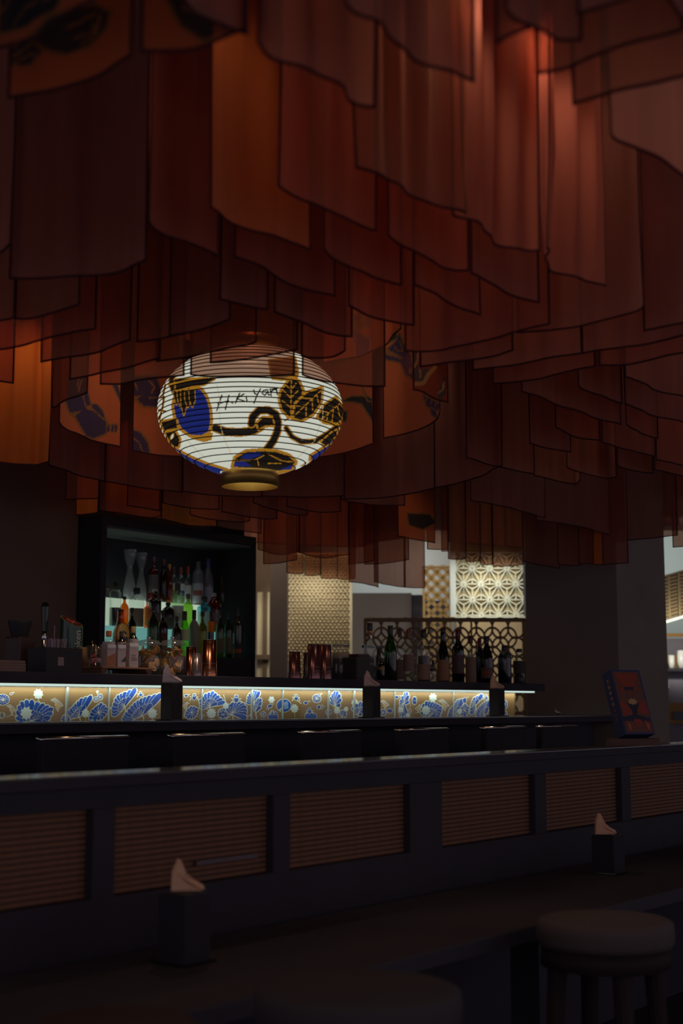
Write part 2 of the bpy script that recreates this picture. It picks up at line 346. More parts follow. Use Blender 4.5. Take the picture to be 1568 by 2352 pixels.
def arclen(P):
    d = [0]
    for a, b in zip(P[:-1], P[1:]): d.append(d[-1]+(b-a).length)
    return d
ORD = ['leftmost','second','third','fourth','fifth','sixth','seventh','eighth','ninth','tenth','eleventh','twelfth','thirteenth','fourteenth','fifteenth']
def hang(pts, H, material, label, group, fold=.009, ras=None, top=CEIL, freq=None, seed=0):
    """one cloth: the hem runs through the given picture points at height H and the cloth rises to the ceiling"""
    rnd = random.Random(seed)
    G = [onZ(x, y, EYE+H) for x, y in pts]
    D = arclen(G); L = D[-1]
    n = max(10, int(L/.014)); n = min(n, 80)
    if ras: n = min(int(L/.004)+2, 160)
    line = []
    for k in range(n+1):
        s = L*k/n; i = min(max(j for j in range(len(D)) if D[j] <= s+1e-9), len(G)-2)
        t = (s-D[i])/max(D[i+1]-D[i], 1e-6)
        p0 = G[max(i-1,0)]; p1 = G[i]; p2 = G[i+1]; p3 = G[min(i+2, len(G)-1)]
        line.append(.5*((2*p1)+(-p0+p2)*t+(2*p0-5*p1+4*p2-p3)*t*t+(-p0+3*p1-3*p2+p3)*t**3))
    ph = [rnd.uniform(0, 6.28) for _ in range(4)]; fr = freq or rnd.uniform(.9, 1.3)
    rows = 4 if not ras else max(8, int((top-EYE-H)/.005)); rows = min(rows, 60 if not ras else 190)
    N = []
    for k in range(n+1):
        t = (line[min(k+1,n)]-line[max(k-1,0)]); N.append(Vector((-t.y, t.x, 0)).normalized())
    P = np.zeros((rows+1, n+1, 3))
    for r in range(rows+1):
        v = r/rows
        for k in range(n+1):
            s = L*k/n
            f = fold*(math.sin(s*22*fr+ph[0]+.5*v)*.8+math.sin(s*57*fr+ph[1]+v*.8)*((.12+.4*min(v*4,1)) if fold < .012 else (.25+.8*min(v*4,1)))+math.sin(s*120*fr+ph[2])*.16*min(v*4,1))
            q = line[k]+N[k]*f; P[r,k] = (q.x, q.y, EYE+H+(top-EYE-H)*v)
    me = gridmesh(P)
    root = thing('hanging_cloth', label, 'hanging cloth', (line[n//2].x, line[n//2].y, EYE+H), 0, group)
    off = np.array(root.location[:])
    if ras:
        px, py = proj(P.reshape(-1,3)); set_attr(me, 'print', ras.sample(px, py))
    co = P.reshape(-1,3)-off; me.vertices.foreach_set('co', co.astype(np.float32).ravel()); me.update()
    link('cloth', me, material, root, True)
    # rolled hem along the bottom and both sides
    b = MB(); hw = .0055; th = .0016
    idx = [(rows, 0), (0, 0)]
    def strip(A, B, nn):
        for q in range(len(A)-1):
            a0, a1, b0, b1 = [Vector(x) for x in (A[q], A[q+1], B[q], B[q+1])]; m = nn[q]*th; m1 = nn[q+1]*th
            b.add([a0-m, a1-m1, b1-m1, b0-m, a0+m, a1+m1, b1+m1, b0+m], [(0,1,2,3),(7,6,5,4),(0,4,5,1),(3,2,6,7)])
    A = [P[0,k]-off for k in range(0, n+1)]; B = [a+np.array((0,0,hw)) for a in A]
    step = max(1, n//40); ks = list(range(0, n+1, step)); ks[-1] = n
    strip([A[k] for k in ks], [B[k] for k in ks], [N[k] for k in ks])
    for k, k2 in ((0, 1), (n, n-1)):
        t = (line[k2]-line[k]).normalized()*hw; t = np.array(t[:])
        rs = list(range(0, rows+1, max(1, rows//4)))
        strip([P[r,k]-off for r in rs], [P[r,k]-off+t for r in rs], [N[k]]*len(rs))
    b.build('hem', HEMM, root)
    return root
def row(name, phrase, items, H=1.065, desc=None, mat_=RED, **kw):
    """a row of cloths; each gets its own label, ordered from the left in the picture"""
    items = sorted(items, key=lambda it: sum(p[0] for p in it[0])/len(it[0]))
    for i, it in enumerate(items):
        pts = it[0]; o = dict(kw); o.update(it[1] if len(it) > 1 else {})
        m = o.pop('m', mat_); d = o.pop('d', desc or 'sheer rust red cloth'); h = o.pop('H', H)
        lab = ('%s, %s in %s' % (d, ORD[i]+(' from the left' if i else '') if i < len(items)-1 or i == 0 else 'rightmost', phrase))
        hang(pts, h, m, lab, name, seed=hash_(pts), **o)
def hash_(pts): return int(abs(pts[0][0]*7.3+pts[0][1]*3.1+len(pts)*11))
PR = dict(m=PAT, ras=pr1, d='rust cloth with slate print')
STR = dict(fold=.016)
PR0 = dict(PR, ras=pr0)
row('nearest hanging cloths', 'the nearest row at the top', [
 ([(-110,135),(0,106),(80,85),(150,45),(212,5)], dict(PR0, H=1.07)),
 ([(22,230),(160,195),(240,170),(308,132)], dict(PR0)),
 ([(322,122),(420,116),(480,98),(565,70)], dict(PR0)),
 ([(400,-20),(470,28),(530,70),(568,82)], dict(STR, m=DRK)),
 ([(588,20),(600,95),(645,138),(715,175),(784,205),(830,238),(866,247)][1:], dict(STR, m=DRK)),
 ([(800,5),(824,40),(934,115),(1064,187),(1084,195)], dict(STR, m=DRK)),
 ([(1139,102),(1165,88),(1228,68)], dict(m=BRN)),
 ([(1154,8),(1254,75),(1284,99),(1330,105)], dict(STR, m=DRK)),
 ([(1229,170),(1300,155),(1440,108),(1568,66)], dict(m=BRN)),
 ([(1314,242),(1380,225),(1480,198),(1600,165)], dict(m=BRN)),
 ([(1329,38),(1434,0),(1500,-30)], dict(m=DRK)),
 ([(1524,2),(1568,40),(1640,80)], dict(m=DRK)),
 ([(1409,305),(1420,322),(1470,345),(1540,388),(1600,425)], dict(m=DRK)),
], fold=.008)
row('long cloths behind the nearest row', 'the glowing row at upper centre', [
 ([(335,505),(360,530),(430,560),(502,592)], {}),
 ([(478,478),(500,492),(560,525),(640,550),(718,574)], dict(m=cloth('cloth_lit_amber', (.72,.23,.10), see=.3), d='amber lit sheer cloth')),  # amber cloth: part of its lit glow is put into the colour
 ([(644,428),(700,465),(784,500),(868,532)], {}),
 ([(830,383),(860,402),(900,425),(1000,470),(1062,495)], dict(STR, m=BRN, fold=.014, d='rose brown pleated cloth')),
 ([(1050,492),(1100,530),(1190,575),(1238,581)], dict(STR, m=PINK, fold=.022, d='brightest frayed rose cloth')),
 ([(1237,575),(1280,620),(1350,655),(1392,657)], dict(STR, m=PINK, fold=.022, d='soft pleated rose cloth')),
 ([(-60,592),(-20,590),(22,560)], dict(m=DRK, d='dark maroon cloth')),
 ([(20,640),(120,640),(250,630),(340,600)], dict(m=DRK, d='dark maroon cloth')),
], fold=.008)
row('mid height cloths', 'the row upper right of the lantern', [
 ([(540,590),(590,612),(650,645),(700,668),(770,682)], {}),
 ([(739,574),(793,610),(850,636),(925,656)], {}),
 ([(891,540),(949,580),(1034,620),(1079,622)], {}),
 ([(1084,628),(1134,660),(1184,682),(1240,696)], dict(m=DRK)),
 ([(954,655),(1029,695),(1100,726)], {}),
 ([(796,703),(846,726),(925,746),(950,750)], dict(m=PINK)),
 ([(634,717),(678,738),(757,767),(808,776)], dict(m=DRK)),
 ([(500,690),(589,708),(617,711)], dict(m=DRK)),
 ([(929,807),(1019,805),(1184,765),(1260,745)], {}),
 ([(1189,767),(1334,750),(1449,720),(1476,700)], dict(m=DRK)),
 ([(1478,762),(1540,750),(1640,722)], dict(m=DRK)),
], fold=.007)
row('cloths above the lantern', 'the row just above the lantern', [
 ([(-60,748),(0,739),(32,731)], dict(m=BRN)),
 ([(33,732),(62,734),(118,723),(180,700)], dict(m=BRN)),
 ([(-60,815),(0,805),(86,786),(161,765),(222,757)], dict(m=RED)),
 ([(-30,875),(0,877),(33,881)], dict(m=RED)),
 ([(92,833),(161,822),(236,807),(296,782)], dict(m=DRK)),
 ([(158,872),(228,860),(300,843),(368,825)], dict(m=BRN)),
 ([(311,786),(367,780),(426,768)], dict(m=BRN)),
 ([(390,774),(460,758),(532,735)], dict(m=DRK)),
 ([(360,832),(400,827),(482,810),(568,794),(586,785)], dict(m=BRN)),
 ([(229,884),(281,884),(330,872),(425,864)], dict(m=BRN, H=1.03)),
 ([(436,862),(489,866),(600,866),(676,861)], dict(m=BRN, H=1.03)),
 ([(482,835),(530,832),(614,817),(686,805)], dict(m=BRN)),
 ([(689,818),(710,824),(757,822),(793,806)], dict(m=RED)),
 ([(691,862),(757,879),(828,888),(885,888)], dict(m=BRN, H=1.03)),
], fold=.006, desc='sheer brown-red cloth')
row('printed ring behind the lantern', 'the ring behind the lantern', [
 ([(133,972),(160,990),(215,1013),(276,1028)], dict(PR, fold=.006)),
 ([(302,1036),(360,1046),(426,1050)], dict(PR, fold=.003)),
 ([(700,1054),(780,1044),(858,1020)], dict(PR, fold=.003)),
 ([(881,1008),(950,992),(985,978),(1012,950)], dict(PR, fold=.005)),
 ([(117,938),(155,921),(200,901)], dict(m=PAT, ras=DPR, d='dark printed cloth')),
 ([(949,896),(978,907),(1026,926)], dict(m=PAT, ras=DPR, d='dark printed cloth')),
], desc='rust cloth with slate print')
row('upper ring round the lantern', 'the ring at the lantern top', [
 ([(400,770),(470,800),(560,822)], dict(m=RED, H=1.50)),
 ([(566,822),(660,828),(738,822)], dict(m=PINK, H=1.50)),
 ([(742,836),(793,826),(853,810),(900,778),(916,756)], dict(m=cloth('cloth_ring', see=.12, attr='print'), ras=pr2)),
], H=1.33, desc='coral cloth')
row('dark outer ring', 'the dark outer ring', [
 ([(113,1068),(180,1092),(244,1108)], {}), ([(240,1106),(330,1122),(420,1132)], {}), ([(418,1130),(510,1140),(602,1142)], {}),
 ([(600,1140),(700,1143),(792,1140)], {}), ([(790,1148),(900,1142),(1000,1122)], {}), ([(1000,1122),(1090,1100),(1150,1070)], {}),
], mat_=DRK, desc='dark maroon cloth', fold=.006)
row('cloths right of the lantern', 'the rows right of the lantern', [
 ([(962,843),(1087,828),(1180,806)], dict(m=DRK)),
 ([(1087,853),(1198,836),(1335,812)], dict(m=DRK)),
 ([(1133,885),(1241,870),(1364,842)], {}),
 ([(1374,842),(1428,840),(1497,827),(1600,806)], {}),
 ([(1334,812),(1432,800),(1568,774),(1620,760)], dict(m=DRK)),
 ([(1202,900),(1266,925),(1369,961),(1424,977)], dict(m=DRK)),
 ([(1326,885),(1368,908),(1432,928)], dict(m=DRK)),
 ([(1441,866),(1496,893),(1539,906),(1620,925)], dict(m=DRK)),
 ([(1439,927),(1484,951),(1539,964),(1620,985)], dict(m=DRK)),
 ([(1441,974),(1467,996),(1514,1008)], {}),
], desc='sheer rust cloth')
row('lower cloths right of the lantern', 'the lower rows at right', [
 ([(1275,983),(1326,1006),(1377,1013)], {}),
 ([(1381,1017),(1454,1038),(1506,1049)], {}),
 ([(1507,1057),(1568,1070),(1620,1078)], {}),
 ([(1215,1019),(1262,1032),(1310,1040)], dict(m=DRK)),
 ([(1298,1055),(1300,1074),(1345,1090),(1391,1099),(1416,1096)][1:], dict(m=DRK)),
 ([(1416,1071),(1466,1085),(1500,1088)], dict(m=DRK)),
 ([(1503,1080),(1568,1094),(1620,1100)], {}),
 ([(1226,1093),(1273,1104),(1320,1113),(1331,1104)], dict(m=DRK)),
 ([(1072,1052),(1138,1072),(1226,1090)], dict(m=DRK)),
 ([(1330,1246),(1440,1242),(1556,1230)], dict(m=DRK, d='wide dark maroon cloth')),
 ([(1080,1150),(1160,1165),(1250,1190)], dict(m=DRK)),
 ([(1230,1195),(1330,1210),(1400,1230)], dict(m=DRK)),
 ([(1545,1258),(1620,1252)], dict(m=PINK, d='pale rose cloth', H=1.0)),
], desc='sheer rust cloth', fold=.005)
row('distant cloths over the cabinet', 'the row over the cabinet', [
 ([(112,1070),(150,1148),(228,1146)][1:], {}),
 ([(174,1184),(200,1182),(224,1178)], dict(m=ORG, d='orange lit cloth')),
 ([(228,1173),(290,1182),(341,1190),(370,1187)], {}),
 ([(293,1162),(330,1168),(368,1174)], {}),
 ([(240,1176),(300,1186),(372,1193)], dict(m=ORG, d='orange lit cloth', H=1.10)),
 ([(370,1192),(437,1208),(498,1210)], dict(m=ORG, d='orange lit cloth', H=1.10)),
 ([(373,1156),(437,1168),(504,1171)], dict(m=DRK)),
 ([(435,1183),(485,1194),(548,1200),(574,1197)], {}),
 ([(498,1210),(540,1218),(600,1226)], dict(m=RED, H=1.10)),
 ([(510,1176),(596,1192),(636,1192)], dict(m=DRK)),
 ([(580,1156),(664,1181),(707,1184)], dict(m=DRK)),
], desc='rust cloth', fold=.004)
row('distant cloths at centre', 'the far row left of the pillar', [
 ([(660,1164),(727,1177),(783,1176)], {}),
 ([(782,1148),(850,1160),(930,1162)], dict(m=DRK)),
 ([(605,1296),(640,1294),(681,1286)], dict(H=.96)),
 ([(592,1262),(640,1275),(690,1268)], {}),
 ([(686,1270),(740,1282),(800,1274)], {}),
 ([(799,1297),(830,1294),(860,1288)], dict(H=1.0)),
 ([(835,1297),(880,1295),(940,1286)], dict(H=1.0)),
 ([(915,1232),(938,1237),(999,1248)], dict(m=PAT, ras=pr1, d='printed rust cloth')),
 ([(980,1262),(1010,1263),(1030,1262)], {}),
 ([(1013,1267),(1029,1267)], {}),
 ([(1028,1284),(1050,1286),(1070,1284)], dict(m=DRK)),
], desc='orange rust cloth', fold=.005)
row('farthest cloths at centre', 'the row above the lit screens', [
 ([(658,1316),(680,1319),(698,1318)], dict(m=BRN)),
 ([(698,1322),(716,1323),(735,1320)], dict(m=BRN)),
 ([(736,1328),(756,1330),(774,1328)], dict(m=BRN)),
 ([(774,1330),(796,1332),(816,1330)], dict(m=BRN)),
 ([(803,1337),(840,1342),(870,1350)], dict(m=PINK, H=.86)),
 ([(860,1337),(890,1344),(930,1350)], dict(m=DRK, H=.88)),
 ([(927,1349),(950,1351),(976,1351)], dict(m=PINK, H=.86)),
 ([(1070,1290),(1086,1291),(1102,1288)], dict(m=BRN)),
 ([(1102,1297),(1117,1298),(1131,1297)], dict(m=BRN)),
 ([(1131,1301),(1165,1301),(1204,1297)], dict(m=BRN)),
 ([(1200,1290),(1250,1300),(1285,1306)], dict(m=DRK, H=.90)),
 ([(1280,1296),(1310,1300),(1335,1300)], dict(m=RED, H=.88)),
 ([(1362,1297),(1374,1298),(1386,1298)], dict(m=ORG, H=.88)),
 ([(1329,1295),(1390,1297),(1443,1294)], dict(m=RED, H=.89)),
], H=1.0, desc='thin rust cloth', fold=.006)
row('cloths at the left edge', 'the pair at the left edge', [
 ([(-30,1058),(0,1062),(45,1067),(88,1069),(106,1060)], dict(m=ORG, d='bright orange pleated cloth', fold=.012)),
 ([(112,1070),(116,1071),(180,1090)], dict(m=DRK, d='narrow dark red cloth', H=1.1)),
])
# added filler rows that block the lit far room under the ceiling
row('backmost cloths', 'the backmost row', [
 ([(560,1245),(640,1250),(700,1252)], {}), ([(700,1252),(780,1256),(840,1256)], {}), ([(840,1250),(900,1240),(938,1235)], {}),
 ([(1030,1245),(1100,1250),(1160,1255)], {}), ([(1160,1255),(1230,1262),(1300,1268)], {}), ([(1300,1262),(1400,1262),(1470,1258)], {}),
 ([(1440,1215),(1500,1210),(1560,1205)], {}), ([(1555,1150),(1600,1140),(1660,1130)], {}),
], H=1.32, mat_=DRK, desc='deep red cloth', fold=.006)

# ---------------- paper lantern ----------------
LC = atD(575, 945, 5.37); LZ = 2.338; LA, LB = .353, .252
def lz(P): return z3(P, (340,700), 3.267)
PAP = (.80,.84,.70); GLD = (.42,.19,.015); INK = (.012,.010,.008); BLU = (.012,.022,.17)
pl = Ras(330, 780, 830, 1110, 2.2, PAP)
def gp(P, col=INK, wd=5): pl.out(lz(P), wd, col, GLD)
def gl(P, w_, g=9): pl.line(lz(P), (w_+2*g)/3.267, GLD); pl.line(lz(P), w_/3.267, INK)
gp([(300,940),(400,985),(480,965),(470,1010),(420,1025),(330,1000)], GLD, 2)
gp([(320,635),(395,640),(430,690),(458,780),(465,870),(450,950),(400,978),(320,975),(255,930),(210,850),(195,760),(210,690),(250,640)], BLU, 7)
gp([(100,880),(210,862),(216,925),(120,940)]); gp([(130,960),(200,950),(235,1010),(225,1065),(180,1060)]); pl.ell(*lz([(180,990)])[0], 4, 9, GLD, .4); pl.ell(*lz([(180,990)])[0], 2, 6, PAP, .4)
for a in ([(75,700),(120,690),(110,760),(85,860)], [(80,790),(130,800)], [(130,600),(110,680)]): pl.line(lz(a), 5, GLD); pl.line(lz(a), 2.5, INK)
for x, y, l in ((205,560,190),(235,600,170),(262,640,190),(292,650,120),(325,640,130),(175,540,120),(300,560,80)):
    gp([(x-16,y),(x+22,y),(x+26,y+l*.6),(x+6,y+l),(x-14,y+l*.55)], INK, 2)
gp([(200,560),(420,552),(500,556),(420,600),(330,610),(210,640)], INK, 3)
pl.line(lz([(150,600),(330,560),(470,548)]), 4, GLD)
gl([(505,925),(580,952),(690,958),(790,945),(840,920)], 50)
gp([(820,890),(860,850),(930,850),(945,905),(880,905),(830,930)], INK, 5)
gl([(775,895),(785,840),(830,795),(900,790),(955,820),(975,880),(970,950),(940,1020),(895,1080),(865,1130)], 46)
gl([(1035,925),(1080,990),(1150,1030),(1250,1025),(1350,965),(1440,895)], 26)
gl([(1025,868),(1110,820),(1200,745)], 5, 4)
gp([(1075,545),(1130,580),(1155,640),(1150,710),(1110,790),(1060,838),(1010,790),(988,710),(1005,640),(1040,600)], INK, 6)
for a in ([(1075,560),(1070,820)], [(1070,700),(1010,640)], [(1070,700),(1130,640)], [(1068,770),(1005,720)], [(1068,770),(1135,720)], [(1072,640),(1030,600)], [(1072,640),(1110,590)]): pl.line(lz(a), 2.6, GLD)
gp([(1300,628),(1295,730),(1230,822),(1150,865),(1085,845),(1110,745),(1190,665)], INK, 6)
for a in ([(1300,640),(1080,850)], [(1230,705),(1235,790)], [(1185,755),(1185,840)], [(1230,705),(1160,700)], [(1180,755),(1115,760)], [(1265,675),(1280,740)]): pl.line(lz(a), 2.6, GLD)
gp([(1405,700),(1465,780),(1450,860),(1400,895),(1320,880),(1275,840),(1330,750)], INK, 5)
for a in ([(1440,740),(1300,860)], [(1390,780),(1380,880)], [(1350,810),(1340,870)], [(1400,775),(1350,760)], [(1420,760),(1440,850)], [(1360,810),(1310,800)]): pl.line(lz(a), 2.4, GLD)
pl.line(lz([(1240,850),(1330,870),(1430,900)]), 4, GLD)
gp([(600,480),(700,450),(900,440),(1130,470),(1120,560),(1050,570),(930,560),(905,450),(700,470)], GLD, 1)
pl.poly(lz([(430,300),(900,300),(900,540),(640,540),(430,545)]), PAP); pl.poly(lz([(1150,440),(1400,540),(1400,600),(1300,600),(1160,540)]), PAP)
gp([(910,420),(1100,400),(1120,520),(1000,560),(930,545)], (.20,.09,.03), 4)
gp([(640,1215),(660,1150),(740,1105),(860,1098),(960,1105),(1050,1135),(1100,1180),(1075,1225),(980,1245),(900,1240)], INK, 7)
pl.poly(lz([(690,1150),(740,1110),(830,1105),(860,1125),(760,1160)]), BLU); pl.poly(lz([(640,1215),(650,1180),(720,1172),(780,1215)]), BLU); pl.poly(lz([(980,1240),(1085,1200),(1075,1235)]), BLU)
for a in ([(660,1170),(800,1165),(870,1130)], [(830,1205),(820,1160)], [(900,1120),(1000,1170),(1080,1180)], [(900,1190),(1000,1190)]): pl.line(lz(a), 2.4, GLD)
gp([(1225,1135),(1330,1072),(1430,1000),(1420,1060),(1320,1140),(1220,1170)], BLU, 6)
gp([(195,1085),(320,1150),(440,1200),(590,1245),(560,1300),(420,1260),(280,1180)], BLU, 6)
gp([(1300,1030),(1380,960),(1420,940),(1400,1010),(1330,1060)], INK, 4)
pl.line(lz([(1180,1200),(1130,1240)]), 7, GLD)
# the handwriting H.Kiyan
for a in ([(553,678),(515,795)], [(606,680),(580,785)], [(522,742),(605,722)], [(627,733),(634,738)], [(688,662),(655,736)], [(720,668),(664,704),(722,724)], [(735,690),(742,722)],
          [(792,640),(800,668),(822,672)], [(842,632),(812,690),(794,738)], [(898,640),(868,640),(855,664),(876,680),(896,655)], [(896,638),(902,676),(912,676)], [(918,638),(924,684)], [(921,655),(945,634),(964,640),(970,674)], [(914,634),(972,628)]):
    pl.line(lz(a), 3.0, INK)
for a in ([(515,600),(535,700),(540,900),(575,1020),(640,1150)], [(975,620),(975,780)], [(250,960),(330,1060),(430,1150)], [(1310,620),(1310,840),(1250,1020),(1120,1150)]): pl.line(lz(a), 1.3, (.62,.52,.28))
lan = thing('paper_lantern', 'glowing round white paper lantern painted with blue fruit and black leaves', 'lantern', (LC.x, LC.y, 2.045))
NZ, NA = 250, 1000
c0 = math.atan2(-LC.y, -LC.x)     # azimuth that faces the camera
u = np.linspace(-1, 1, NA, endpoint=False); az = c0+math.pi*(np.sign(u)*(np.abs(u)**1.35))
zz = np.linspace(-.238, .238, NZ)
NR = 26
rr = LA*np.sqrt(np.clip(1-(zz/LB)**2, 0, 1)); rr = rr+.003-.0060*(1-np.abs(np.sin(math.pi*NR*(zz+.238)/.476)))
P = np.zeros((NZ, NA, 3)); P[...,0] = LC.x+rr[:,None]*np.cos(az); P[...,1] = LC.y+rr[:,None]*np.sin(az); P[...,2] = LZ+zz[:,None]
back = np.cos(az-c0) < .12
Q = P.copy(); Q[:,back,0] = LC.x+rr[:,None]*np.cos(2*c0+math.pi-az[back]); Q[:,back,1] = LC.y+rr[:,None]*np.sin(2*c0+math.pi-az[back])
px, py = proj(Q.reshape(-1,3)); C = pl.sample(px, py)
me = gridmesh(P-np.array((LC.x, LC.y, 2.045)), True); set_attr(me, 'print', C)
m = bpy.data.materials.new('lantern_paper'); m.use_nodes = True; nt = m.node_tree; b = nt.nodes['Principled BSDF']
a = nt.nodes.new('ShaderNodeAttribute'); a.attribute_name = 'print'
b.inputs['Base Color'].default_value = (.3,.3,.26,1); b.inputs['Roughness'].default_value = .35
nt.links.new(a.outputs['Color'], b.inputs['Emission Color']); nt.links.new(a.outputs['Color'], b.inputs['Base Color']); b.inputs['Emission Strength'].default_value = .62
MATS['lantern_paper'] = m
sh = link('paper_shade', me, m, lan, True)
light('POINT', 'lantern_bulb_light', (LC.x, LC.y, LZ), .25, (1,.9,.7), shadow_soft_size=.05)
unit = None
RIBM = mat('rib_wire', (.05,.025,.01), .5)
for k in range(1, NR):
    z = -.238+.476*k/NR; r = LA*math.sqrt(1-(z/LB)**2)+.0004
    MB().torus(r, .0023, 96, 5, (0,0,LZ+z-2.045)).build('rib', RIBM, lan, True)
MB().lathe([(.1065,.0),(.1095,0),(.1095,.070),(.1065,.070),(.1065,0)], n=64).build('bottom_collar', BRASS, lan, True)
MB().lathe([(.104,.48+.045),(.107,.48+.045),(.107,.58),(.104,.58),(.104,.525)], n=64).build('top_collar', BRASS, lan, True)
MB().tube((0,0,.55), (0,0,CEIL-2.045), .004).build('cord', CAPK, lan)
MB().lathe([(.001,.36),(.025,.345),(.04,.30),(.03,.25),(.001,.235)], n=16).build('bulb', mat('bulb', (.8,.8,.7), .3, emis=(1,.85,.6), estr=.3), lan, True)
for a_ in (0, math.pi/2): MB().tube((-.104*math.cos(a_),-.104*math.sin(a_),.56), (.104*math.cos(a_),.104*math.sin(a_),.56), .003).build('cross_wire', CAPK, lan)
# ---------------- bar ----------------
CT = 1.153; LB0, LT = 1.300, 1.352; BX0, BX1 = 2.6, 8.0
bar = thing('bar_counter', 'long black bar counter with raised ledge and blue leaf-printed lit panels', 'bar counter', (5.3, 4.6, 0))
def ch(b, name, m, par, smooth=False):   # build in world coordinates under a thing standing at its own place
    o = b.build(name, m, par, smooth); o.matrix_parent_inverse = Matrix.LocRotScale(par.location, par.rotation_euler, par.scale).inverted(); return o
ch(MB().box(BX0, 8.75, 4.185, 5.05, CT-.04, CT-.003), 'lower_worktop', BLACK, bar); ch(MB().box(BX0, 8.75, 4.18, 4.60, CT-.003, CT), 'worktop_skin', RAILM, bar)
ch(MB().box(BX0, 8.6, 4.34, 5.0, 0, CT-.04), 'body', BLACK, bar)
ch(MB().box(BX0, 8.1, 4.42, 4.98, LB0+.006, LT, .004), 'upper_ledge', BLACK, bar)
ch(MB().box(BX0, BX1-.02, 4.60, 4.97, CT, LB0+.006), 'ledge_support', BLACK, bar)
ch(MB().box(BX0, 8.08, 4.485, 4.515, LB0-.004, LB0+.006), 'led_strip', mat('led_strip', (.8,.9,.85), .4, emis=(.62,.80,.72), estr=.85), bar)
# picture panels
GLD2 = (.34,.185,.06); CRM = (.80,.78,.58); BL = (.004,.060,.36); BL2 = (.006,.10,.48); WHT = (.80,.86,.76); ORN = (.80,.42,.06)
pp = Ras(-40, 1560, 1230, 1668, 4, GLD2)
def za(x, y): return x/3.733, 1540+y/3.733
def zb(x, y): return 400+x/3.484, 1550+y/3.484
def zc(x, y): return 830+x/3.824, 1540+y/3.824
def petal(b, t, w, ed=1.0, col=BL):
    bx, by = b; tx, ty = t; L = math.hypot(tx-bx, ty-by); ux, uy = (tx-bx)/L, (ty-by)/L; nx, ny = -uy, ux
    prof = ((0,.06),(.3,.30),(.6,.46),(.82,.5),(.94,.36),(1,0))
    P = [(bx+ux*L*s+nx*w*q, by+uy*L*s+ny*w*q) for s, q in prof]+[(bx+ux*L*s-nx*w*q, by+uy*L*s-ny*w*q) for s, q in prof[-2::-1]]
    return P
def fan(base, tips, n, w, ed=1.5, inner=True, stem=True):
    """leaf fan: petals from the base to a curve through the tips, with cream outlines"""
    T = []
    m = len(tips)-1
    for k in range(n):
        s = k/(n-1)*m; i = min(int(s), m-1); f = s-i; T.append((tips[i][0]*(1-f)+tips[i+1][0]*f, tips[i][1]*(1-f)+tips[i+1][1]*f))
    if stem: pp.line([base, (base[0]+3, base[1]+18)], 2.6, CRM)
    Ps = [petal(base, t, w) for t in T]
    for P in Ps: pp.line(P+[P[0]], ed*2+.6, CRM)
    for i, P in enumerate(Ps): pp.line(P+[P[0]], ed, CRM); pp.poly(P, BL if i % 2 else BL2)
    if inner:
        for k in range(n-1):
            t = ((T[k][0]+T[k+1][0])/2, (T[k][1]+T[k+1][1])/2); t = (base[0]+(t[0]-base[0])*.55, base[1]+(t[1]-base[1])*.55)
            P = petal(base, t, w*.8); pp.line(P+[P[0]], ed*.9, CRM); pp.poly(P, BL)
def pad(c, rx, ry, n=12, rot=0):
    pp.ell(*c, rx+1.4, ry+1.4, CRM, rot); pp.ell(*c, rx, ry, BL, rot)
    for k in range(n):
        a = 2*math.pi*k/n; x, y = rx*math.cos(a), ry*math.sin(a); pp.line([c, (c[0]+x*math.cos(rot)-y*math.sin(rot), c[1]+x*math.sin(rot)+y*math.cos(rot))], .75, CRM)
def flower(c, r, n=9):
    P = []
    for k in range(2*n):
        a = math.pi*k/n; q = r if k % 2 else r*.74; P.append((c[0]+q*math.sin(a), c[1]-q*1.1*math.cos(a)))
    pp.poly(P, WHT); pp.line([(c[0], c[1]+r), (c[0]+1, c[1]+r+9)], 1, CRM)
def bird(c, s, fl=1):
    x, y = c; P = [(x-s*fl,y-s*.75),(x-.35*s*fl,y-s),(x+.1*s*fl,y-.7*s),(x+.9*s*fl,y+.1*s),(x+.4*s*fl,y+.3*s),(x+.1*s*fl,y+s),(x-.25*s*fl,y+.3*s),(x-.35*s*fl,y-.4*s)]
    pp.out(P, .8, (.55,.45,.35), CRM); pp.poly([(x-.25*s*fl,y-.3*s),(x+.3*s*fl,y),(x+.2*s*fl,y+.35*s),(x-.15*s*fl,y+.3*s)], ORN)
    pp.line([(x, y-.4*s), (x+.7*s*fl, y+.05*s)], .7, (.2,.12,.1))
def frog(c, s):
    x, y = c
    for dx, dy in ((-1,.7),(1,.7),(-.9,-.2),(.9,-.1)): pp.line([(x,y),(x+dx*s*.7,y+dy*s*.3),(x+dx*s,y+dy*s)], 2.0, CRM); pp.line([(x,y),(x+dx*s*.7,y+dy*s*.3)], .9, BL)
    pp.ell(x, y, s*.42+1, s*.62+1, CRM); pp.ell(x, y, s*.42, s*.6, BL); pp.ell(x, y-s*.55, s*.36+.8, s*.3+.8, CRM); pp.ell(x, y-s*.55, s*.34, s*.26, (.1,.2,.45))
def oval(c, rx, ry, rot=0): pp.ell(*c, rx+1.3, ry+1.3, CRM, rot); pp.ell(*c, rx, ry, BL, rot); pp.ell(c[0]+rx+3, c[1]-ry-1, 2, 1.6, CRM); pp.ell(c[0]+rx+3, c[1]-ry-1, 1.1, .8, (.05,.05,.08))
pad(za(25,250), 14, 12, 14); oval(za(95,200), 2.4, 1.8)
fan(za(272,445), [za(135,400), za(140,320), za(180,265), za(245,240), za(330,265), za(400,290), za(455,320), za(450,380), za(400,440)], 13, 12)
flower(za(225,368), 15); flower(za(328,203), 12); bird(za(100,335), 11); bird(za(490,295), 15)
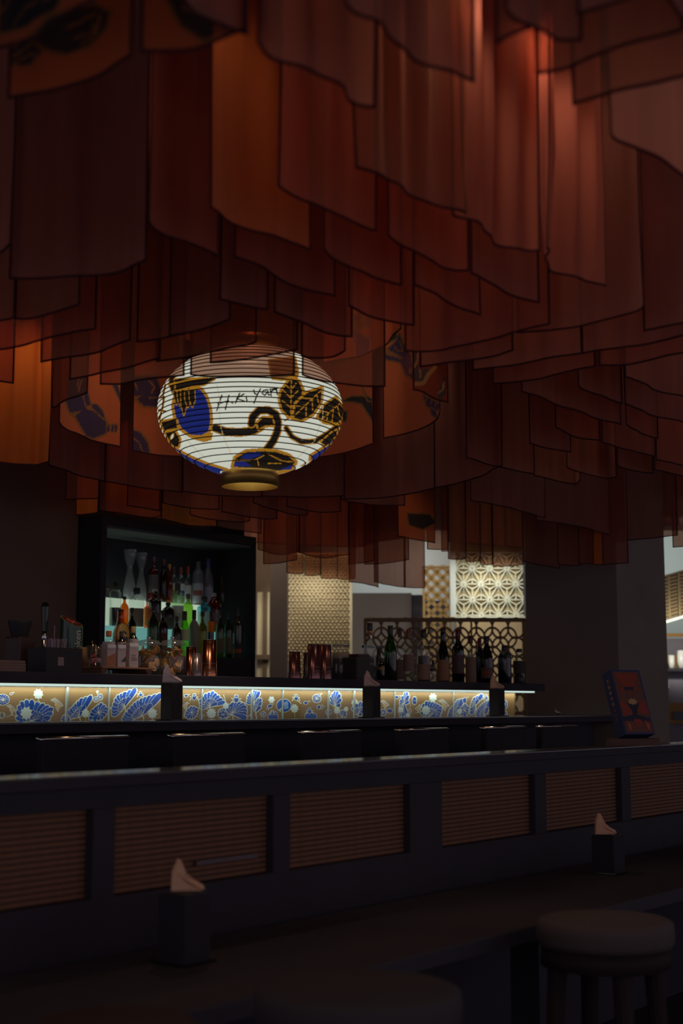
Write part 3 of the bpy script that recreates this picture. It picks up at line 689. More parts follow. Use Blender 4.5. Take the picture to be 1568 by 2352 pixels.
pp.line([za(60,400), za(100,378), za(150,395)], 1.2, CRM); pp.ell(*za(15,385), 8, 8, CRM); pp.ell(*za(15,385), 6.5, 6.5, (.1,.08,.05)); pp.ell(*za(15,385), 4.5, 4.5, CRM); pp.ell(*za(15,385), 3.3, 3.3, (.1,.08,.05))
fan(za(682,395), [za(540,400), za(580,350), za(640,290), za(690,240), za(785,212)], 10, 11)
fan(za(600,430), [za(525,430), za(530,400), za(560,375)], 4, 8, stem=False)
pad(za(822,248), 5.5, 6, 10); pad(za(858,228), 5.5, 7, 10); flower(za(834,182), 3.5, 4)
fan(za(845,368), [za(765,415), za(775,350), za(830,300), za(875,275), za(925,320), za(920,370), za(870,425), za(800,425)], 13, 9, inner=False)
flower(za(733,368), 10); pp.ell(*za(937,325), 3, 6, CRM)
fan(za(1070,308), [za(960,388), za(955,320), za(990,220), za(1060,185), za(1165,150)], 10, 11)
frog(za(1205,205), 8)
fan(za(1225,383), [za(1045,418), za(1070,370), za(1130,290), za(1200,240), za(1280,215), za(1385,195)], 12, 13); flower(za(1305,368), 12)
oval(zb(95,168), 4, 2.5); frog(zb(160,180), 10); bird(zb(92,248), 8, -1)
fan(zb(137,305), [zb(85,330), zb(95,280), zb(150,245), zb(190,270), zb(185,320), zb(150,350), zb(105,350)], 11, 8, inner=False)
fan(zb(285,252), [zb(205,262), zb(200,200), zb(245,150), zb(310,128), zb(360,165), zb(408,215)], 11, 9); pp.line([zb(395,160), zb(410,210)], 1.5, CRM)
flower(zb(297,308), 12, 11); oval(zb(215,335), 4, 3)
fan(zb(465,310), [zb(370,345), zb(350,295), zb(375,280), zb(420,250), zb(470,220), zb(530,215), zb(575,235), zb(585,290), zb(580,345)], 15, 11, inner=False)
pad(zb(390,318), 11, 8, 6); flower(zb(413,248), 8); frog(zb(497,195), 12)
fan(zb(640,235), [zb(578,215), zb(590,160), zb(630,120), zb(680,130)], 8, 8, inner=False); fan(zb(650,300), [zb(645,240), zb(670,185), zb(700,190), zb(690,250)], 6, 7, inner=False); pp.line([zb(580,345), zb(625,300)], 2, CRM)
flower(zb(778,200), 8, 6); oval(zb(765,250), 5, 3.5, -.5); oval(zb(748,272), 2, 1.5); pad(zb(712,315), 5, 5.5, 7)
pp.out([zb(750,348), zb(755,315), zb(780,285), zb(815,300), zb(832,348)], 1.2, BL2, CRM); frog(zb(785,305), 6)
pp.ell(*zb(877,246), 17.5, 15.8, CRM); pp.ell(*zb(877,246), 16.2, 14.5, BL2); pp.poly([zb(835,280), zb(850,292), zb(866,255)], CRM); pp.out([zb(880,225), zb(905,215), zb(910,265), zb(885,272)], .6, (.25,.4,.7), CRM)
flower(zb(962,270), 10); frog(zb(975,185), 9); pp.line([zb(985,205), zb(1015,230)], 2, CRM); oval(zb(1053,224), 4.5, 2.8); pad(zb(1140,190), 9.5, 9, 12, .4); oval(zb(1160,160), 2.5, 1.5)
pp.out([zb(1045,348), zb(1050,315), zb(1085,300), zb(1130,312), zb(1145,348)], 1.2, BL2, CRM); frog(zb(1083,290), 9); oval(zb(1158,258), 4, 4); oval(zb(1180,262), 2, 2)
fan(zb(1290,250), [zb(1250,210), zb(1255,160), zb(1280,130), zb(1310,130), zb(1335,170), zb(1330,240)], 8, 8, inner=False)
for x in (1275, 1290, 1305): pp.line([zb(1290,235), zb(x,268)], 1, CRM)
flower(zb(1302,285), 8); flower(zb(1375,275), 6); flower(zb(1445,225), 9); pad(zb(1235,298), 6, 6, 8); fan(zb(1350,340), [zb(1328,300), zb(1340,280), zb(1365,285), zb(1375,310)], 5, 5, inner=False)
fan(zb(1475,325), [zb(1425,260), zb(1450,235), zb(1510,205), zb(1520,260), zb(1500,310)], 8, 8, inner=False); pp.line([zb(1435,268), zb(1515,258)], 1.3, CRM)
bird(zc(205,300), 10); pad(zc(188,370), 7, 7, 8); oval(zc(248,354), 6, 4.5); oval(zc(310,235), 4, 3)
fan(zc(378,300), [zc(335,290), zc(345,240), zc(385,190), zc(410,190), zc(415,270)], 7, 7, inner=False); fan(zc(370,290), [zc(335,340), zc(335,400), zc(370,410), zc(395,380)], 6, 6, inner=False); flower(zc(345,345), 7)
pp.ell(*zc(465,265), 6, 10.5, CRM); pp.ell(*zc(465,265), 4.6, 8.8, BL); pp.line([zc(450,265), zc(480,265)], 1.1, CRM); pp.line([zc(430,290), zc(425,345)], .9, CRM); pp.ell(*zc(425,355), 3.5, 5, CRM); pp.ell(*zc(425,355), 2.3, 3.8, GLD2); flower(zc(408,395), 6)
flower(zc(627,238), 10, 8); bird(zc(500,335), 9, -1); pp.line([zc(475,375), zc(510,365), zc(545,400)], 1.2, CRM)
fan(zc(600,410), [zc(522,360), zc(530,300), zc(575,265), zc(620,275), zc(665,290), zc(705,315), zc(700,360), zc(680,405)], 12, 11); flower(zc(565,350), 11); bird(zc(725,305), 13)
fan(zc(835,395), [zc(755,395), zc(775,340), zc(820,290), zc(850,255), zc(885,248)], 9, 9); oval(zc(905,262), 4, 6)
fan(zc(905,355), [zc(875,395), zc(878,320), zc(910,293), zc(943,320), zc(935,380), zc(905,408)], 11, 6, inner=False); flower(zc(860,360), 7)
fan(zc(1000,300), [zc(960,385), zc(958,300), zc(985,240), zc(1060,208)], 8, 9); frog(zc(1095,238), 7)
fan(zc(1085,395), [zc(1000,410), zc(1010,350), zc(1050,300), zc(1100,265), zc(1135,258)], 10, 10); pad(zc(1262,300), 4, 9, 6); pad(zc(1262,385), 4, 7, 6)
GP = mat('picture_print', (1,1,1), .55, attr='print')
edges_px = [-60, 152, 249, 462, 577, 648, 753, 812, 905, 1040, 1128, 1184]
ex = [onY(q, 1619, 4.58).x for q in edges_px]
for a_, b_ in zip(ex[:-1], ex[1:]):
    x0, x1 = a_+.004, b_-.004; nx = max(int((x1-x0)*330), 20); nzp = 100
    P = np.zeros((nzp, nx, 3)); P[...,0] = np.linspace(x0, x1, nx)[None]; P[...,1] = 4.58; P[...,2] = np.linspace(CT, LB0, nzp)[:,None]
    px, py = proj(P.reshape(-1,3)); me = gridmesh(P); set_attr(me, 'print', pp.sample(px, py))
    o = link('picture_panel', me, GP, bar); o.matrix_parent_inverse = Matrix.Translation(bar.location).inverted()
    ch(MB().box(x0-.001, x1+.001, 4.583, 4.598, CT, LB0), 'panel_backing', mat('panel_backing', (.30,.18,.06), .6), bar)
SEAM = mat('seam_glass', (.38,.42,.38), .25)
for k, q in enumerate(ex[1:-1]):
    wd = .006 if k in (0, 3, 5, 6) else .0025
    ch(MB().box(q-wd, q+wd, 4.572, 4.582, CT, LB0, .001), 'seam_strip', SEAM, bar)
PGL = glass('panel_glass', (.98,.99,.98), .02, facing=.12)
for a_, b_ in zip(ex[:-1:2], ex[2::2]): ch(MB().box(a_+.003, b_-.003, 4.560, 4.562, CT, LB0-.006), 'glass_pane', PGL, bar)
ch(MB().box(7.985, 8.0, 4.58, 4.95, CT, LB0), 'end_glass', glass('end_glass', (.75,.85,.85), .5, .25, (.5,.6,.6)), bar)
ch(MB().box(BX0, 8.7, 4.172, 4.182, CT-.006, CT+.001), 'worktop_edge', RAILM, bar)

# ---------------- napkin holders ----------------
def folded_napkin(p, label, s=1., m=LINEN, mirror=1):
    """paper napkins pushed into the holder, one corner standing up"""
    b = MB(); n = 5
    pts = [(-.045,.0,0), (-.043,.0,.055),(-.028,.0,.088),(-.018,.002,.083),(-.004,0,.050),(.022,0,.028),(.044,0,.016),(.048,0,.006),(.04,0,0)]
    for k in range(n):
        dy = (k-2)*.009; sc = 1-.07*abs(k-1)
        F = [(x*sc, dy+.004*math.sin(9*x*40), z*sc) for x, y, z in pts]; B = [(x, y+.003, z) for x, y, z in F]; N = len(F)
        b.add(F+B, [tuple(range(N)), tuple(range(2*N-1, N-1, -1))]+[(i, (i+1)%N, N+(i+1)%N, N+i) for i in range(N)])
    # the folded-over flap
    b.add([(-.045,-.022,.004),(-.043,-.022,.052),(-.02,-.026,.040),(.008,-.026,.012),(.03,-.024,.004),(-.045,-.020,.002),(-.043,-.019,.052),(.03,-.020,.004)], [(0,1,2,3,4),(5,7,6),(0,4,7,5),(1,6,7,2)])
    o = b.build('folded_napkin', m); o.location = p; o.rotation_euler = (0,0,FACE+.15); o.scale = (s,)*3
    return tag(o, label, 'napkin', 'folded napkins in holders')
def holder(px, Y, zt, h, label, s=1., w=.075, m=CHAR):
    P = onY(px, 1619, Y); r = thing('napkin_holder', label, 'napkin holder', (P.x, Y, zt), 0, 'napkin holders')
    MB().box(-w/2*s, w/2*s, -w/2*s, w/2*s, .004, h, .002).build('box', m, r)
    MB().box(-.05*s, .05*s, -.05*s, .05*s, 0, .006, .002).build('foot_plate', RAILM, r)
    MB().box(-w/2*s+.006, w/2*s-.006, -w/2*s+.006, w/2*s-.006, h, h+.002).build('slot', CAPK, r)
    return Vector((P.x, Y, zt+h+.002))
for px_, lab, m_ in ((394,'in front of the leftmost stretch of lit panels',LINEN), (853,'midway along the bar in front of the lit panels',mat('napkin_rose',(.60,.42,.38),.9)), (1141,'near the far right end of the bar',LINEN2)):
    q = holder(px_, 4.30, CT, .160, 'square black napkin holder '+lab, 1.0, .068)
    folded_napkin(q, {394:'white folded napkin in the holder by the jars', 853:'pinkish folded napkin in the holder midway along the bar', 1141:'tan folded napkin in the farthest bar holder'}[px_], .92, m_)

# ---------------- bottles and bar things ----------------
G_CLEAR = glass('glass_clear', (.92,.95,.93), .25, .04, (.5,.5,.5)); G_GREEN = glass('glass_green', (.10,.34,.05), .25, .15, (.03,.12,.02))
G_DARK = glass('glass_dark', (.025,.012,.008), .25, .6, (.02,.012,.010)); G_BLUE = glass('glass_blue', (.30,.75,.85), .25, .15, (.1,.35,.45))
G_AMBER = glass('glass_amber', (.80,.30,.03), .25, .15, (.4,.12,.01)); G_LIME = glass('glass_lime', (.50,.80,.22), .25, .2, (.3,.5,.1))
G_BROWN = glass('glass_brown', (.18,.06,.02), .25, .4, (.06,.025,.012)); G_FROST = glass('glass_frost', (.55,.55,.56), .2, .5, (.5,.5,.52))
G_INDIGO = glass('glass_indigo', (.30,.34,.46), .25, .3, (.04,.05,.09)); G_OLIVE = glass('glass_olive', (.14,.20,.03), .25, .35, (.06,.09,.015)); G_RED = glass('glass_red', (.55,.03,.02), .25, .3, (.3,.02,.015))
def shape_prof(kind, r, h):
    K = {'round': [(0,0),(.9,0),(1,.02),(1,.60),(.93,.68),(.55,.76),(.32,.80),(.29,.93),(.33,.935),(.33,.955),(.28,.96)],
         'wine': [(0,0),(.93,0),(1,.015),(1,.60),(.9,.67),(.5,.74),(.34,.79),(.31,.96),(.35,.965),(.35,.98),(.3,.98)],
         'slope': [(0,0),(.92,0),(1,.02),(1,.50),(.95,.58),(.62,.72),(.38,.82),(.33,.94),(.37,.95),(.30,.96)],
         'square': [(0,0),(.95,0),(1,.015),(1,.66),(.97,.70),(.6,.745),(.30,.77),(.28,.92),(.34,.93),(.34,.95),(.28,.95)],
         'tall': [(0,0),(.95,0),(1,.01),(1,.45),(.7,.62),(.48,.75),(.42,.93),(.46,.94),(.4,.95)],
         'squat': [(0,0),(.95,0),(1,.02),(1,.66),(.9,.76),(.5,.83),(.34,.86),(.34,.95),(.38,.955),(.3,.96)],
         'vase': [(0,0),(.7,0),(.95,.05),(1,.15),(.8,.34),(.45,.55),(.38,.66),(.6,.74),(.85,.85),(1.0,.99),(.97,1.0)]}[kind]
    return [(a*r, b*h) for a, b in K]
LAB = {}
def labmat(c): 
    k = 'label_%02d_%02d_%02d' % tuple(int(v*99) for v in c)
    return mat(k, c, .7, noise=.08, nscale=60)
CAPS = {}
def capmat(c): return mat('cap_%02d_%02d_%02d' % tuple(int(v*99) for v in c), c, .4)
def bottle(px, ytop, Y, zb, wpx, g, label, group, kind='round', cap=(.02,.02,.02), cap_h=.10, lab=None, lab_z=(.12,.45), foil=None, liq=None, liq_z=.5, name='bottle', neckband=None, D=None):
    P = onY(px, ytop, Y) if D is None else atD(px, ytop, D)
    h = P.z-zb; r = wpx/2*depth(P)/FPX
    t = thing(name, label, 'bottle', (P.x, P.y, zb), 0, group)
    MB().lathe(shape_prof(kind, r, h), n=20).build('glass', g, t, True)
    nr = .36*r
    if cap is not None and cap_h > 0:
        MB().lathe([(0,h*(1-cap_h)),(nr*1.15,h*(1-cap_h)),(nr*1.2,h*(1-cap_h)+.002),(nr*1.2,h-.003),(nr*1.05,h),(0,h)], n=16).build('cap', capmat(cap), t, True)
    if foil: MB().lathe([(nr*1.05,h*.80),(nr*1.08,h*.80),(nr*1.08,h*(1-cap_h)),(nr*1.0,h*(1-cap_h))], n=16).build('foil', capmat(foil), t, True)
    if lab:
        b = MB(); a0 = math.atan2(-P.y, -P.x); n = 12; z0, z1 = h*lab_z[0], h*lab_z[1]
        for s, rr_ in ((0, r*1.012), (1, r*1.03)):
            b.add([(rr_*math.cos(a0-1.15+2.3*i/n), rr_*math.sin(a0-1.15+2.3*i/n), z) for z in (z0, z1) for i in range(n+1)], [(i, i+1, n+2+i, n+1+i) for i in range(n)])
        b.build('label', labmat(lab), t, True)
        if neckband:
            b = MB(); zc = h*(lab_z[0]+lab_z[1])/2; rr_ = r*1.04
            b.add([(rr_*math.cos(a0-.9+1.8*i/n), rr_*math.sin(a0-.9+1.8*i/n), z) for z in (zc-.12*(z1-z0), zc+.14*(z1-z0)) for i in range(n+1)], [(i, i+1, n+2+i, n+1+i) for i in range(n)])
            b.build('label_band', labmat(neckband), t, True)
    if liq: MB().lathe([(0,.003),(r*.9,.003),(r*.93,h*.02),(r*.93,h*liq_z),(0,h*liq_z)], n=18).build('liquid', liq, t, True)
    return t
L_DARK = mat('liquor_dark', (.03,.018,.014), .3); L_AMB = glass('liquor_amber', (.65,.25,.04), .1, .3, (.35,.12,.02)); L_BLK = mat('liquor_black', (.018,.016,.018), .3)
g1 = 'bottles standing on the bar ledge'; YB = 4.72
B = lambda *a, **k: bottle(a[0], a[1], YB+k.pop('dy', 0), LT, a[2], a[3], a[4], g1, **k)
B(849, 1431, 30, G_CLEAR, 'clear bottle with black cap and copper neck foil beside the black dispenser', kind='round', foil=(.35,.15,.07), liq=L_BLK, liq_z=.42, cap_h=.13)
B(875, 1512, 17, G_DARK, 'short dark bottle with amber band between the clear and green bottles', kind='squat', cap_h=.22, lab=(.25,.16,.04), lab_z=(.5,.62))
B(896, 1437, 29, G_GREEN, 'green glass bottle with black cap and dark lower half', kind='slope', liq=L_BLK, liq_z=.48, cap_h=.16)
B(918, 1443, 22, G_CLEAR, 'clear bottle with brown cap, just right of the green bottle', kind='round', cap=(.10,.04,.03), cap_h=.17, lab=(.16,.10,.09), lab_z=(.05,.42), dy=.08)
B(938, 1445, 27, G_CLEAR, 'clear bottle with rust cap and plum label, second right of the green one', kind='slope', cap=(.16,.06,.03), cap_h=.18, lab=(.15,.085,.08), lab_z=(.2,.52))
B(972, 1446, 31, G_CLEAR, 'clear round-shouldered bottle with black cap and pale brown label', kind='round', cap=(.02,.02,.025), cap_h=.15, lab=(.22,.13,.10), lab_z=(.05,.34), liq=L_DARK, liq_z=.5)
B(994, 1516, 15, G_CLEAR, 'tiny clear bottle with wide black cap between two tall ones', kind='squat', cap_h=.30, lab=(.06,.05,.05), lab_z=(.5,.65))
B(1017, 1443, 28, G_DARK, 'dark brown long-necked bottle with tan paper label', kind='tall', cap_h=.08, lab=(.30,.16,.08), lab_z=(.04,.42))
B(1051, 1445, 28, G_DARK, 'black wine bottle with dark red cap', kind='wine', cap=(.14,.015,.02), cap_h=.16, lab=(.10,.06,.055), lab_z=(.18,.52), foil=(.10,.015,.02))
B(1080, 1460, 26, G_CLEAR, 'clear bottle with red cap and tan label in front of the lattice', kind='round', cap=(.12,.02,.02), cap_h=.16, lab=(.24,.15,.10), lab_z=(.02,.55))
B(1101, 1465, 20, G_DARK, 'black bottle with red neck foil half hidden by its right neighbour', kind='wine', cap=(.15,.015,.02), cap_h=.2, dy=.1)
B(1117, 1461, 28, G_DARK, 'tall black bottle with brown label, left of the gap', kind='slope', cap_h=.12, lab=(.12,.07,.06), lab_z=(.12,.34), neckband=(.3,.05,.02))
B(1158, 1482, 31, G_INDIGO, 'dark blue tinted bottle with black stopper, right of the gap', kind='squat', cap_h=.14, liq=L_BLK, liq_z=.55)
B(1192, 1490, 30, G_CLEAR, 'clear squat bottle with dark label at the right end of the ledge', kind='squat', cap_h=.10, lab=(.05,.04,.04), lab_z=(.3,.66), liq=L_DARK, liq_z=.4)
def base(px, Y, name, label, cat, group=None, z=LT):
    P = onY(px, 1560, Y); return thing(name, label, cat, (P.x, Y, z), 0, group), depth(P)/FPX
def zat(px, py, Y): return onY(px, py, Y).z
# tumblers
def cup(px, ytop, wpx, m, label, group, n=1, Y=4.62, cat='cup', flip=True):
    t, k = base(px, Y, 'tumbler_stack' if n > 1 else 'tumbler', label, cat, group); h = zat(px, ytop, Y)-LT; r = wpx/2*k
    a, b_ = (1.0, .84)
    MB().lathe([(r*a,0),(r*b_,h),(r*b_*.95,h),(r*a*.96,0.002),(r*a,0)], n=24).build('cup', m, t, True)
    MB().torus(r*b_, .0014, 24, 6, (0,0,h)).build('rim', STEEL, t, True)
    for j in range(1, n): MB().torus(r*(a+(b_-a)*(j*.1)), .0012, 24, 5, (0,0,h*j*.12)).build('stacked_rim', STEEL, t, True)
    return t
PLUM = mat('plum_metal', (.34,.16,.16), .25, metal=.85); SMOKE = mat('smoke_metal', (.10,.07,.07), .3, metal=.6)
g2 = 'metal tumblers on the ledge'
cup(438, 1486, 27, COPPER, 'short copper tumbler right of the fruit jars', g2, 2, Y=4.75)
cup(480, 1470, 36, COPPER, 'tallest copper tumbler stack, right of the fruit jars', g2, 4)
cup(451, 1501, 26, mat('smoky_cup', (.30,.22,.21), .2, metal=.7), 'small smoky tumbler in front of the copper tumblers', g2, 1, Y=4.53)
cup(676, 1497, 30, PLUM, 'plum metal tumbler, leftmost in the right-hand cluster', g2, 3)
cup(703, 1499, 15, SMOKE, 'narrow dark tumbler between the plum tumblers', g2, 1, Y=4.7)
cup(720, 1480, 33, PLUM, 'tall plum tumbler stack, middle of the right-hand cluster', g2, 4)
cup(747, 1481, 31, PLUM, 'tall plum tumbler stack beside the clip jar', g2, 4, Y=4.68)
# clip jar with powder
t, k = base(783, 4.72, 'clip_jar', 'glass clip-top jar of pale powder beside the plum tumblers', 'jar'); h = zat(783, 1473, 4.72)-LT; r = 24*k
MB().lathe([(0,.002),(r*.95,0),(r,.01),(r,h*.60),(r*.72,h*.78),(r*.70,h*.86),(r*.78,h*.88)], n=24).build('glass', G_CLEAR, t, True)
MB().lathe([(0,.004),(r*.92,.004),(r*.94,h*.55),(0,h*.62)], n=20).build('powder', mat('jar_dark_powder', (.05,.045,.045), .9), t, True)
MB().lathe([(0,h*.56),(r*.93,h*.555),(r*.8,h*.70),(0,h*.71)], n=20).build('pale_powder', mat('jar_powder', (.42,.33,.25), .9), t, True)
MB().lathe([(r*.80,h*.86),(r*.84,h*.88),(r*.84,h*.97),(r*.7,h),(0,h)], n=24).build('lid', G_CLEAR, t, True)
MB().torus(r*.84, .0022, 24, 6, (0,0,h*.90)).build('wire_ring', STEEL, t, True); MB().tube((r*.84,0,h*.9),(r*.98,0,h*.8), .002).build('clip', STEEL, t)
# black dispenser
t, k = base(822, 4.66, 'napkin_dispenser', 'black box dispenser between the clip jar and the clear bottle', 'dispenser'); h = zat(822, 1503, 4.66)-LT
MB().box(-48*k, 20*k, -.08, .08, 0, h*.86, .008).box(-30*k, 16*k, -.06, .06, h*.86, h, .01).build('body', mat('matt_black', (.02,.018,.02), .6), t); MB().box(0, 12*k, -.082, -.079, h*.6, h*.66).build('latch', SMOKE, t)
t, k = base(870, 4.85, 'pump_bottle', 'black pump dispenser bottle behind the clear bottle', 'bottle'); h = zat(870, 1484, 4.85)-LT
MB().lathe([(0,0),(12*k,0),(12*k,h*.6),(5*k,h*.7),(4*k,h*.95)], n=16).build('body', CAPK, t, True); MB().box(-60*k, 10*k, -.012, .012, h*.93, h).build('nozzle', CAPK, t)
# fruit jars
FRU = mat('dried_orange', (.55,.26,.05), .6, noise=.4, nscale=50); RIND = mat('orange_rind', (.72,.42,.14), .6); STRW = mat('red_candy', (.65,.06,.09), .35)
def fruit_jar(px, Y, label, seed):
    t, k = base(px, Y, 'fruit_jar', label, 'jar', 'fruit jars'); h = zat(px, 1463, Y)-LT; r = 30*k
    MB().lathe([(0,.002),(r*.93,0),(r,.012),(r,h*.60),(r*.86,h*.74),(r*.80,h*.78)], n=28).build('glass', G_CLEAR, t, True)
    MB().lathe([(r*.80,h*.78),(r*1.0,h*.80),(r*1.02,h*.83),(r*.85,h*.86),(r*.80,h*.90),(r*.2,h*.94),(0,h*.94)], n=28).build('lid', glass('lid_glass', (.8,.85,.85), .9, .2, (.6,.65,.65)), t, True)
    MB().lathe([(0,h*.93),(r*.14,h*.94),(r*.10,h*.955),(r*.2,h*.975),(r*.15,h),(0,h)], n=14).build('knob', STEEL, t, True)
    rn = random.Random(seed)
    d = MB(); d.lathe([(0,0),(.8,0),(1,.12),(.8,.24),(0,.24)], n=14); me1 = mesh(d.V, d.F); d = MB().torus(1, .09, 14, 5, (0,0,.12)); 
    me2 = mesh(d.V, d.F)
    for i in range(38):
        a = rn.uniform(0, 6.28); q = math.sqrt(rn.random())*r*.66; z = .012+h*.60*i/38
        o = link('fruit_slice', me1, FRU, t, True); s = r*rn.uniform(.24,.32); o.scale = (s,s,s*.7); o.location = (q*math.cos(a), q*math.sin(a), z+.006); o.rotation_euler = (rn.uniform(-1.5,1.5), rn.uniform(-1.5,1.5), 0)
        o2 = link('rind', me2, RIND, o, True)
fruit_jar(340, 4.66, 'lidded glass jar of dried orange slices, left of the pair', 3); fruit_jar(395, 4.60, 'lidded glass jar of dried orange slices, right of the pair', 5)
# serving board
t, k = base(258, 4.56, 'serving_board', 'low wooden serving board with sloping feet under the cartons', 'board'); zt_ = zat(258, 1533, 4.56)-LT; zt_ = max(zt_, .022)
MB().box(-82*k, 86*k, -.10, .10, zt_-.008, zt_, .002).build('board', WOOD, t)
for s in (-1, 1):
    x = s*78*k; MB().quadbox((x, -.09, zt_-.008), (x-s*20*k, -.09, zt_-.008), (x-s*10*k, -.09, 0), (x, -.09, 0), (0,.18,0)).build('foot', WOOD, t)
ZB = LT+zt_; ZB2 = ZB
t, k = base(261, 4.46, 'teal_box', 'tiny teal striped box under the serving board', 'box'); 
t.location.y = 4.50; MB().box(-10*k, 10*k, -.01, .01, 0, .016).build('box', mat('teal_card', (.25,.50,.45), .4), t); MB().box(-3*k, 3*k, -.0105, -.0100, 0, .016).build('stripe', CAPK, t)
# cartons with printed label and a small bottle behind each
CART = mat('carton_print', (.42,.34,.34), .75, noise=.12, nscale=40); CARD = mat('carton_brown', (.35,.13,.06), .75)
def carton(px, wpx, ytop, ybot, label, pic):
    t, k = base(px, 4.50, 'carton', label, 'carton', 'white cartons on the board', ZB); h = zat(px, ytop, 4.50)-ZB; w_ = wpx*k/2
    MB().box(-w_, w_, -.012, .03, 0, h).build('box', CART, t)
    b = MB(); n = 8
    for i in range(n): x0 = -w_+2*w_*i/n; b.add([(x0,-.0135,h*.88),(x0+w_/n,-.014,h*(.72 if i%2 else .80)),(x0+2*w_/n,-.0135,h*.88),(x0+2*w_/n,-.012,h),(x0,-.012,h)], [(0,1,2,3,4)])
    b.build('torn_top', mat('carton_white', (.62,.58,.60), .7), t)
    b = MB()
    if pic == 0: b.box(-w_*.9, w_*.9, -.0130, -.0121, h*.02, h*.45).add([(-w_*.9,-.0131,h*.45),(w_*.9,-.0131,h*.45),(w_*.9,-.0131,h*.62)], [(0,1,2)]); b.build('printed_block', CARD, t)
    elif pic == 1: b.add([(-w_*.2,-.0131,h*.25),(w_*.95,-.0131,h*.25),(w_*.95,-.0131,h*.5),(w_*.3,-.0131,h*.34)], [(0,1,2,3)]); b.build('printed_mark', CAPK, t)
    else:
        for q in (.3,.36,.42,.5): b.box(-w_*.6, w_*(.7-.3*(q>.4)), -.0130, -.0121, h*q, h*(q+.02))
        b.build('printed_lines', mat('carton_grey', (.25,.2,.2), .7), t)
carton(250, 26, 1480, 1533, 'white carton with a brown printed block, leftmost on the board', 0); carton(274, 25, 1481, 1533, 'white carton with a black wedge mark, middle of the board', 1); carton(302, 29, 1477, 1533, 'white carton with fine lines, rightmost on the board', 2)
g3 = 'small bottles behind the cartons'
for a_ in ((250,1449,30,G_CLEAR,'small bottle with orange cap behind the leftmost carton',(.55,.16,.02)), (279,1450,22,G_BROWN,'small brown bottle with dark stopper behind the middle carton',(.05,.03,.03)), (306,1439,26,G_OLIVE,'dark bottle with ochre cap behind the rightmost carton',(.45,.28,.08))):
    bottle(a_[0], a_[1], 4.585, ZB, a_[2], a_[3], a_[4], g3, kind='round', cap=a_[5], cap_h=.16, lab=(.4,.36,.36), lab_z=(.3,.7))
# glass of red sweets
t, k = base(215, 4.49, 'candy_glass', 'clear tumbler of red sweets at the left end of the board', 'glass', z=ZB); h = zat(215, 1482, 4.49)-ZB; r = 18.5*k
MB().lathe([(0,.0),(r*.9,0),(r,.008),(r*.97,h),(r*.93,h),(r*.92,.008),(0,.006)], n=24).build('glass', G_CLEAR, t, True)
rn = random.Random(9); d = MB().box(-1,1,-.35,.35,-.22,.22,.12); cm = mesh(d.V, d.F)
for i in range(16):
    a = rn.uniform(0,6.28); q = rn.random()*r*.5; o = link('sweet', cm, STRW, t); o.scale = (r*.36,)*3; o.location = (q*math.cos(a), q*math.sin(a), .012+.0024*i); o.rotation_euler = (rn.uniform(-.6,.6), rn.uniform(-.8,.8), rn.uniform(0,6))
# gold tongs behind
t, k = base(213, 4.60, 'ice_tongs', 'gold tongs and picks leaning behind the glass of sweets', 'tongs', z=ZB)
for a_ in ((-14,.0,-2,.10),(10,.02,-5,.115),(22,.05,4,.10)): MB().tube((a_[0]*k,0,a_[1]), (a_[2]*k,0,a_[3]), .003).build('arm', BRASS, t)
# round tap badge
t, k = base(279, 4.78, 'tap_badge', 'oval gold beer tap badge on a stem above the middle carton', 'beer tap'); z0 = zat(279, 1456, 4.78)-LT
o = MB().lathe([(0,-.006),(19*k,-.006),(20*k,0),(19*k,.006),(0,.006)], n=28); R_ = Matrix.Rotation(math.pi/2, 3, 'X'); o.V = [tuple(R_ @ Vector(v)+Vector((0,0,0))) for v in o.V]; o.V = [(x, y, z0+z*1.3) for x, y, z in o.V]; o.build('badge', mat('badge_gold', (.50,.33,.08), .35), t, True)
o = MB().torus(19.5*k, .0028, 28, 6, (0,-.004,0), 'y'); o.V = [(x,y,z0+z*1.3) for x,y,z in o.V]; o.build('badge_rim', WOOD, t, True)
MB().box(-13*k, 14*k, -.0085, -.006, z0-.030, z0-.014).build('badge_band', CAPK, t); MB().add([(-11*k,-.0075,z0+.004),(-2*k,-.0075,z0+.016),(9*k,-.0075,z0+.009),(11*k,-.0075,z0-.002),(2*k,-.0075,z0+.005)], [(0,1,2,3,4)]).build('badge_emblem', CAPK, t)
MB().tube((0,0,0),(0,0,z0-.03), .008).build('stem', STEEL, t, True)
# green tap tower with slanted top
t, k = base(161, 4.74, 'beer_tap_tower', 'dark green beer tower with slanted red-star top and pale lettering', 'beer tap'); r = 26*k; hL = zat(161,1414,4.74)-LT; hR = zat(161,1440,4.74)-LT
n = 32; GT = mat('tap_green', (.012,.06,.03), .25, coat=.3); V = []
ang = math.atan2(RT[1], RT[0])
def topz(a): return (hL+hR)/2-(hL-hR)/2*math.cos(a-ang)+.012*math.sin(a-ang)
for rr_, s in ((r*.97,0),(r,1)):
    V += [(rr_*math.cos(2*math.pi*i/n), rr_*math.sin(2*math.pi*i/n), 0 if s == 0 else topz(2*math.pi*i/n)) for i in range(n)]
MB().add(V, [(i,(i+1)%n,n+(i+1)%n,n+i) for i in range(n)]).build('tower', GT, t, True)
def disc(rr_, dz): return [(rr_*math.cos(2*math.pi*i/n), rr_*math.sin(2*math.pi*i/n), (topz(2*math.pi*i/n)-(hL+hR)/2)*rr_/r+(hL+hR)/2+dz) for i in range(n)]
MB().add(disc(r,0)+disc(r*.88,.001), [(i,(i+1)%n,n+(i+1)%n,n+i) for i in range(n)]).build('top_rim', mat('tap_rim', (.10,.30,.14), .3), t)
MB().add(disc(r*.88,.0008), [tuple(range(n))]).build('top_face', mat('tap_face', (.13,.03,.03), .2), t)
